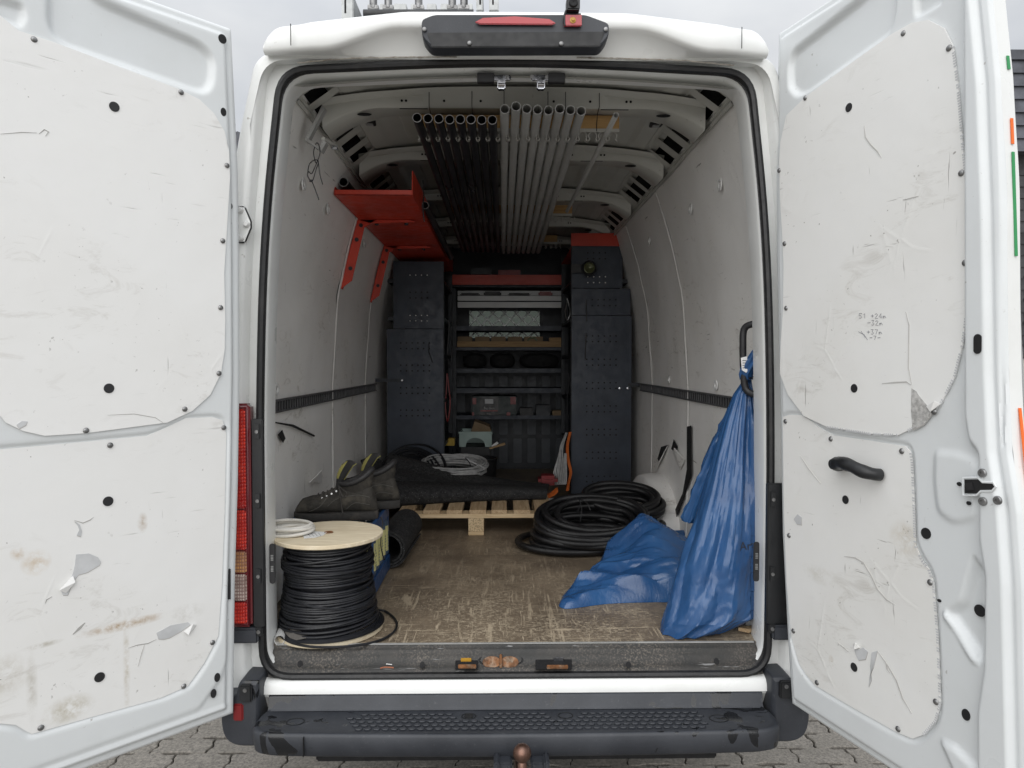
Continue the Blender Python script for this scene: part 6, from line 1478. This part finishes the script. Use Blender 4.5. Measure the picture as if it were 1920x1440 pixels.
for k in range(8):   # crossing turns that lie over the winding
    a0 = rr.uniform(-2.6, -.4); zz = FZ + .04 + rr.random() * (hz_ - .06); tl_ = rr.uniform(-.03, .03); P = []
    for q in np.linspace(-1.9, 1.9, 26): P.append(Vector((RX + (.1505 + .010 * max(0, 1 - (zz - FZ) / .12) - .010 * (abs(q) / 1.9) ** 4) * math.cos(a0 + q), RY + (.1505 + .010 * max(0, 1 - (zz - FZ) / .12) - .010 * (abs(q) / 1.9) ** 4) * math.sin(a0 + q), zz + tl_ * q)))
    m = MB(); m.tube(P, .0046, 7); finish('crossing_turn', m, M['cable_black'], cw)
m = MB()     # slack turns lying on the bottom flange
for k in range(4):
    rad = .158 + k * .0055; P = [Vector((RX + rad * math.cos(a) + .006, RY + rad * math.sin(a) - .002 * k, FZ + .0215 + .0015 * math.sin(a * 2 + k))) for a in np.linspace(0, 2 * PI, 50)[:-1]]
    m.tube(P, .0044, 6, closed=True)
finish('slack_turns', m, M['cable_black'], cw)
P = [Vector((RX + .10, RY + .12, FZ + .03)), onz(705, 1143, FZ + .02), onz(722, 1146, FZ + .008), onz(738, 1158, FZ + .006), onz(744, 1172, FZ + .006), onz(735, 1188, FZ + .006), onz(705, 1203, FZ + .006), onz(650, 1212, FZ + .010), onz(590, 1213, FZ + .010), onz(550, 1206, FZ + .014), onz(530, 1196, FZ + .02)]
m = MB(); m.tube(smooth_path(P, 7), .0042, 7); finish('loose_cable_end', m, M['cable_black'], cw)
# torn strip on the bottom flange
m = MB(); q = [onz(533, 1186, FZ + .03), onz(548, 1180, FZ + .045), onz(566, 1184, FZ + .04), onz(560, 1190, FZ + .034), onz(576, 1193, FZ + .03), onz(574, 1197, FZ + .028), onz(556, 1201, FZ + .024), onz(544, 1197, FZ + .024)]
m.prism(q, (0, -.0015, .002)); o = finish('torn_label', m, M['pipe_grey'] if 0 else simple('grubby_grey_label', (.13, .12, .11), .7, var=.2, scale=40)); tag(o, 'crumpled grey label scrap at the foot of the cable reel', 'label')
# white pipe stub
c = onz(524, 1200, FZ + .018); pipe(c.x, c.y - .0, c.x - .05, c.y + .28, FZ + .017, FZ + .017, .0165, M['white_plastic'], 'short white pipe end poking out beside the cable reel', None)
# cream hose coil and paper on the reel
m = MB(); cc_ = at(538, 1000, .14); P = []
rr = random.Random(2)
for k in range(6 * 30 + 1):
    f_ = k / 30; th = 2 * PI * f_; r_ = .062 + .004 * math.sin(f_ * 2.1); P.append(Vector((-.752 + r_ * 1.15 * math.cos(th) + .004 * math.sin(f_ * 3), .165 + r_ * math.sin(th) + .003 * math.cos(f_ * 4), zt_ + .020 + .0072 * f_ * .62 + .004 * math.sin(th + f_))))
m.tube(P, .0056, 8); o = finish('hose_coil', m, M['hose_white']); tag(o, 'small coil of cream hose lying on top of the cable reel', 'hose coil')
pa = [onz(568, 1003, zt_ + .0150), onz(583, 996, zt_ + .0150), onz(613, 998, zt_ + .0150), onz(606, 1004, zt_ + .0150), onz(592, 1008, zt_ + .0150), onz(570, 1010, zt_ + .0150)]
m = MB(); m.prism(pa, (0, 0, .0009)); o = finish('paper_label', m, M['paper'], smooth=False); tag(o, 'white printed paper label on the top of the cable reel', 'label')
m = MB()
for k in range(4):
    a, b = onz(576 + k * 7, 1000 - k * .3, zt_ + .0162), onz(582 + k * 6.5, 1006 - k * .5, zt_ + .0162); m.tube([a, b], .0006, 4)
pr_ = finish('print', m, M['print'], o, smooth=False)

# ---- blue bags
def ridged(p, s): return 1 - abs(noise.noise(p * s)) * 2
def hsh(i, j, k): return (math.sin(i * 127.1 + j * 311.7 + k * 74.7) * 43758.5453) % 1.0
def facet(x, y, sc, seed=0):
    """crumple: random heights on a warped triangular lattice, joined by flat facets"""
    w = noise.noise_vector(Vector((x * sc * .6, y * sc * .6, seed * 1.7))); x = x * sc + w.x * .55; y = y * sc + w.y * .55
    k = (x + y) * .366025; i, j = math.floor(x + k), math.floor(y + k); fx, fy = x + k - i, y + k - j
    h = lambda a, b: hsh(i + a, j + b, seed)
    if fx > fy: return h(0, 0) + (h(1, 0) - h(0, 0)) * fx + (h(1, 1) - h(1, 0)) * fy
    return h(0, 0) + (h(0, 1) - h(0, 0)) * fy + (h(1, 1) - h(0, 1)) * fx
def bag_hanging():
    Lft = [(700, 1398), (715, 1397), (740, 1380), (790, 1362), (850, 1345), (920, 1325), (1000, 1300), (1080, 1272), (1140, 1254), (1175, 1242), (1188, 1240), (1200, 1262), (1209, 1278)]
    Rgt = [(700, 1411), (715, 1412), (740, 1416), (790, 1424), (850, 1432), (920, 1438), (1000, 1442), (1080, 1442), (1130, 1440), (1150, 1432), (1170, 1395), (1188, 1352), (1200, 1318), (1209, 1296)]
    rows = []; NP = 150; NR = 170
    for i in range(NR + 1):
        t_ = i / NR; py = 700 + 509 * t_; lx, rx = interp(Lft, py), interp(Rgt, py)
        yy = .16 - .06 * t_; a, b = at(lx, py, yy), at(rx, py, yy); cx_, w = (a.x + b.x) / 2, (b.x - a.x) / 2; z = a.z
        dep = .012 + .085 * min(1, t_ * 1.6) ** .8
        if t_ > .9: dep *= 1 - (t_ - .9) * 6
        fold = .30 * (1 - t_) ** .8 + .05
        row = []
        for k in range(NP):
            th = 2 * PI * k / NP; u, v = math.cos(th), math.sin(th)
            ph = 1.1 * math.sin(t_ * 2.3 + 1)
            q1 = abs(math.sin(3.5 * th + ph + .4 * math.sin(t_ * 5))); q2 = abs(math.sin(6.5 * th - ph * 1.5 + 1.3))
            f_ = 1 + fold * (1.1 * (q1 - .6) + .6 * (q2 - .6)) * (.35 + .65 * abs(v))
            p = Vector((cx_ + w * u, yy + .02 + dep * v * f_, z))
            arc = th * .16; amp = min(1, t_ * 3)
            wv = noise.noise(Vector((arc * 3, z * 1.6, 4))) * 1.6; tri = lambda q: abs((q % 1.0) - .5) * 2
            lowb = min(1, max(0, t_ * 1.5 - .5))
            cr_ = (tri(th * 1.15 + wv + z * .5) - .5) * .016 * (1 - .4 * t_) + (tri(th * 2.3 - wv * 1.3 - z * .9) - .5) * .008 + (facet(arc + z * .12, z * .22, 8, 1) - .5) * .034 + (facet(arc - z * .2, z * .42, 19, 2) - .5) * .012 * (.35 + lowb) + (facet(arc, z * .8, 44, 3) - .5) * .006 * lowb
            p += Vector((u * .5, v, 0)) * cr_ * amp
            if p.y < .075: p.x = min(p.x, .762)
            else: p.x = min(p.x, .855)
            if t_ > .8: p.z += .03 * (facet(arc, z, 14, 5) - .5) * (t_ - .8) * 5
            p.z = max(p.z, FZ + .002)
            row.append(p)
        rows.append(row)
    m = MB(); m.grid(rows, closed_u=True); m.add(rows[-1], [tuple(range(NP))]); return m
t = thing('blue_bag', (.68, .15, FZ), 'tall blue plastic bag knotted to the black grab handle', 'plastic bag')
o = finish('bag_body', bag_hanging(), M['bag'], t, angle=16)
def loft(sections, NP=60, fold=.2, nf=7, cr=.006, seed=0):
    rows = []
    for i, (cx_, cy_, cz_, w, d_) in enumerate(sections):
        row = []; t_ = i / (len(sections) - 1)
        for k in range(NP):
            th = 2 * PI * k / NP; u, v = math.cos(th), math.sin(th)
            f_ = 1 + fold * math.sin(nf * th + t_ * 2 + seed) * .6 + fold * .4 * math.sin((nf + 4) * th - t_ * 3)
            p = Vector((cx_ + w * u * f_, cy_ + d_ * v * f_, cz_)); c_ = ridged(p + Vector((seed, 0, 0)), 14) * cr; p += Vector((u, v, .3)) * c_; row.append(p)
        rows.append(row)
    m = MB(); m.grid(rows, closed_u=True); m.add(rows[0], [tuple(range(NP))]); m.add(rows[-1], [tuple(range(NP))]); return m
def secs(tab, y0, y1, dk):
    out = []; n_ = 40
    for i in range(n_ + 1):
        t_ = i / n_; py = tab[0][0] + (tab[-1][0] - tab[0][0]) * t_; l = interp([(a, b) for a, b, c in tab], py); r = interp([(a, c) for a, b, c in tab], py); yy = y0 + (y1 - y0) * t_
        a, b = at(l, py, yy), at(r, py, yy); out.append(((a.x + b.x) / 2, yy, a.z, max(.003, (b.x - a.x) / 2), dk(t_)))
    return out
# knot and the twisted neck above it
m = loft(secs([(648, 1418, 1426), (660, 1410, 1428), (675, 1402, 1428), (690, 1392, 1418), (703, 1389, 1408), (712, 1390, 1409)], .10, .15, lambda t_: .012 + .008 * math.sin(t_ * 3)), fold=.25, nf=5, cr=.004, seed=2)
finish('knotted_neck', m, M['bag'], t, angle=38)
m = MB(); c = at(1401, 707, .15); m.tube([c + Vector((.016 * math.cos(a), .018 * math.sin(a), .003 * math.sin(a))) for a in np.linspace(0, 2 * PI, 17)[:-1]], .0028, 6, closed=True); m.tube([c + Vector((.016, 0, 0)), c + Vector((.034, -.01, .004))], .0022, 5); finish('tie', m, M['plug'], t)
m = loft(secs([(722, 1396, 1404), (760, 1372, 1392), (820, 1345, 1375), (880, 1318, 1362), (930, 1296, 1350), (960, 1284, 1342), (972, 1282, 1325), (978, 1285, 1300)], .20, .32, lambda t_: .012 + .035 * math.sin(min(1, t_ * 1.1) * 2.6)), fold=.22, nf=6, cr=.010, seed=5)
finish('gathered_corner', m, M['bag'], t, angle=38)
q = [at(1389, 671, .12), at(1400, 668, .12), at(1404, 692, .12), at(1399, 699, .12), at(1391, 694, .12)]; m = MB(); m.prism(q, (0, -.001, 0)); tg_ = finish('paper_tag', m, M['paper'], t, smooth=False)
m = MB()
for k in range(4):
    a = at(1392, 676 + k * 4.5, .1185); b = at(1399 + (k % 2), 676 + k * 4.5, .1185); m.box((a.x, .1175, a.z - .0008), (b.x, .1185, a.z + .0008))
finish('print', m, M['print'], tg_, smooth=False)
from mathutils.bvhtree import BVHTree
_bm = bag_hanging(); _bvh = BVHTree.FromPolygons([tuple(v) for v in _bm.v], _bm.f)
c = at(1405, 1032, .045); lt = text_mesh('Art.', .037, (c.x, .0, c.z), (PI / 2, 0, 0), M['print'], 'lettering', t, ext=0)
_b = bmesh.new(); _b.from_mesh(lt.data); bmesh.ops.triangulate(_b, faces=_b.faces); bmesh.ops.subdivide_edges(_b, edges=[e for e in _b.edges if e.calc_length() > .004], cuts=2); _b.to_mesh(lt.data); _b.free()
for v in lt.data.vertices:
    X_, Z_ = c.x + v.co.x, c.z + v.co.y
    h_ = _bvh.ray_cast(Vector((X_, -.3, Z_)), Vector((0, 1, 0)))
    v.co.z = -((h_[0].y if h_[0] else .03) - .0015)
# the second bag, slumped on the floor
def bag_heap():
    out = [onz(1055, 1141, FZ), onz(1062, 1112, FZ), onz(1105, 1085, FZ), onz(1140, 1050, FZ), onz(1170, 1030, FZ), onz(1230, 1010, FZ), onz(1300, 1010, FZ), onz(1340, 1050, FZ), onz(1340, 1120, FZ), onz(1290, 1128, FZ), onz(1150, 1132, FZ)]
    P = [(p.x, p.y) for p in out]
    B = smooth_path([Vector((a, b, 0)) for a, b in P], 16, closed=True); pk = at(1200, 972, .84); p2 = at(1215, 1030, .66); C0 = Vector((.50, .66, 0))
    def H(x, y, e):
        base = .026 * math.sqrt(max(0, e * (2 - e)))
        d1 = math.hypot((x - pk.x) / .10, (y - pk.y) / .13); d2 = math.hypot((x - p2.x - .06) / .26, (y - p2.y - .02) / .20); d3 = math.hypot((x - .62) / .2, (y - .62) / .25)
        h = base + min(1, e * 1.5) * (max(0, pk.z - FZ - .10) * math.exp(-d1 ** 1.3) + .11 * math.exp(-d2 ** 1.6) + .05 * math.exp(-d3 ** 2))
        return h + min(1, e * 1.3) * ((facet(x * .8 + y * .3, y * 1.2, 6.5, 11) - .5) * .085 + (facet(x * .6, y * 1.5 + x * .4, 14, 12) - .5) * .034 + (facet(x * .6 + y, y * 1.4, 34, 13) - .5) * .008)
    rows = []; NRr = 70
    for q in range(NRr + 1):
        t_ = 1 - q / NRr; row = []
        for k, b in enumerate(B):
            wob = 1 + .02 * (facet(k * .03, .5, 8, 4) - .5) * t_; p = C0 + (b - C0) * (t_ * wob); e = min(1, (1 - t_) * (b - C0).length / .07)
            row.append(Vector((p.x, p.y, FZ + max(.002, H(p.x, p.y, e)))))
        rows.append(row)
    m = MB(); m.grid([[Vector((p.x, p.y, FZ + .0005)) for p in rows[0]]] + rows, closed_u=True)
    return m
o = finish('blue_bag', bag_heap(), M['bag'], angle=16); tag(o, 'slumped blue plastic bag lying flat in front of the hose coil', 'plastic bag')
# scraps by the right sill
a = onz(1400, 1180, FZ + .01)
m = MB(); m.prism([onz(1384, 1183, FZ + .004), onz(1412, 1178, FZ + .004), onz(1425, 1180, FZ + .004), onz(1404, 1187, FZ + .004)], (0, 0, .012)); o = finish('wood_offcut', m, M['pine'], bevel=.001); tag(o, 'pale wood splinter on the floor by the right sill corner', 'offcut')
m = MB(); m.prism([onz(1398, 1172, FZ + .004), onz(1412, 1163, FZ + .004), onz(1425, 1168, FZ + .004), onz(1420, 1178, FZ + .004)], (0, 0, .02)); o = finish('paper_scrap', m, M['paper'], bevel=.001); tag(o, 'crumpled white scrap on the floor by the right sill corner', 'paper')
m = MB(); m.tube(smooth_path([onz(713, 1253, .622), onz(722, 1251, .624), onz(738, 1252, .622)], 4), .0022, 6); o = finish('copper_scrap', m, simple('copper_pipe_scrap', (.35, .13, .07), .5, var=.1)); tag(o, 'short copper coloured scrap lying on the sill tread', 'scrap')
m = MB(); m.tube([onz(724, 1245, .632), onz(735, 1246, .632)], .0014, 6); o = finish('white_scrap', m, M['white_plastic']); tag(o, 'tiny white plastic stick lying on the sill tread', 'scrap')

# ---- ladder rack on the roof
t = thing('roof_rack', (-.2, .6, 2.72), 'aluminium ladder and rack on the roof with a black roller', 'roof rack')
for px0, px1, nm2 in ((640, 662, 'side_rail'), (893, 905, 'side_rail'), (917, 935, 'side_rail')):
    y = .20; a, b = at(px0, 0, y), at(px1, 0, y); zb_ = at(px0, 36 if px0 < 800 else 20, y).z
    m = MB(); m.box((a.x, y, zb_), (b.x, 3.6, zb_ + .085)); r_ = finish(nm2, m, M['alu'], t, bevel=.003)
    m = MB(); m.box((a.x + .010, y - .001, zb_ + .02), (a.x + .016, y + .002, zb_ + .075)); m.box((a.x + .005, y + .01, zb_ - .002), (a.x + .012, 3.5, zb_ + .0005)); finish('rail_groove', m, M['dark'], r_, smooth=False)
a, b = at(682, 27, .16), at(888, 27, .16); m = MB(); m.tube([a, b], .015, 14); finish('roller', m, M['black'], t)
m = MB(); m.box((a.x - .01, .17, a.z - .03), (b.x + .01, .21, a.z - .015)); finish('cross_bar', m, M['alu'], t, bevel=.002)
for px in (700, 728, 785, 848, 870):
    c = at(px, 5, .24); m = MB(); m.tube([c + Vector((0, 0, -.02)), c + Vector((0, 0, .09))], .013, 10); m.box(c + Vector((-.018, -.01, -.024)), c + Vector((.018, .012, -.012))); finish('rung_hook', m, M['screw'], t)
for px0, px1 in ((690, 698), (712, 722), (738, 762), (770, 782), (800, 818), (826, 842), (858, 864), (876, 886)):
    y = .45; a, b = at(px0, -5, y), at(px1, 22, y); m = MB(); m.box((a.x, y, b.z + .0), (b.x, 3.4, b.z + .03)); finish('ladder_stile', m, M['alu'], t, bevel=.002)

# ---- buildings beyond
t = thing('slate_house', (15.5, 12.0, 0), 'grey house behind the right door with slate tiled front and mansard roof', 'house')
yb_ = 11.5; xL_ = at(1868, 400, yb_).x
zr0 = at(1890, 112, yb_).z; zr1 = at(1895, 292, yb_).z; zs1 = at(1905, 672, yb_).z
m = MB(); m.box((xL_ + .1, yb_, 0), (xL_ + 7, yb_ + 6, zs1)); finish('wall', m, M['render'], t, smooth=False)
m = MB(); m.box((xL_ + .1, yb_ - .02, zs1), (xL_ + 7, yb_ + 6, zr1)); finish('slate_backing', m, M['slate_d'], t, smooth=False)
m = MB(); m.box((xL_, yb_ - .25, zr1), (xL_ + 7, yb_ + 6, zr0)); finish('roof', m, M['slate'], t, smooth=False)
m = MB(); m.box((xL_ - .06, yb_ - .31, zr0 - .12), (xL_ + 7, yb_ + 6, zr0 + .06)); finish('roof_edge', m, M['slate'], t, smooth=False)
nc = 7
for k in range(nc):
    z = zr1 + (zr0 - .12 - zr1) * k / nc; m = MB(); h_ = (zr0 - .12 - zr1) / nc
    m.add([(xL_ - .02, yb_ - .30, z), (xL_ + 7, yb_ - .30, z), (xL_ + 7, yb_ - .256, z + h_ * .98), (xL_ - .02, yb_ - .256, z + h_ * .98), (xL_ - .02, yb_ - .25, z), (xL_ + 7, yb_ - .25, z)], [(0, 1, 2, 3), (0, 1, 5, 4)]); finish('roof_course', m, M['slate'], t, smooth=False)
shs = None; rows_ = int((zr1 - zs1) / .22)
for j in range(rows_):
    for i in range(10):
        x = xL_ + .1 + i * .30 + (.15 if j % 2 else 0); z = zs1 + .01 + j * .22
        if shs is None:
            m = MB(); m.add([(x, yb_ - .05, z), (x + .25, yb_ - .05, z), (x + .292, yb_ - .05, z + .06), (x + .292, yb_ - .025, z + .24), (x, yb_ - .025, z + .24), (x, yb_ - .025, z), (x + .25, yb_ - .025, z)], [(0, 1, 2, 3, 4), (0, 1, 6, 5)])
            shs = finish('slate', m, M['slate_d'], t, smooth=False, origin=(x, yb_ - .03, z))
        else: clone(shs, (x, yb_ - .03, z), t)
t = thing('slate_roof_house', (-5, 14, 0), 'low grey roofed house showing between left door and van pillar', 'house')
p = at(447, 246, 13); q = at(462, 262, 13)
m = MB(); m.prism([Vector((p.x - 6, 13, p.z - 2.4)), Vector((p.x - .02, 13, p.z)), Vector((p.x + 7, 13, p.z - 3.0)), Vector((p.x + 7, 13, 3.2)), Vector((p.x - 6, 13, 3.2))], (0, 6, 0)); finish('roof', m, M['slate'], t, smooth=False)
m = MB(); m.box((p.x - 5.8, 13.1, 0), (p.x + 6.8, 18.8, 3.2)); finish('wall', m, M['render'], t, smooth=False)
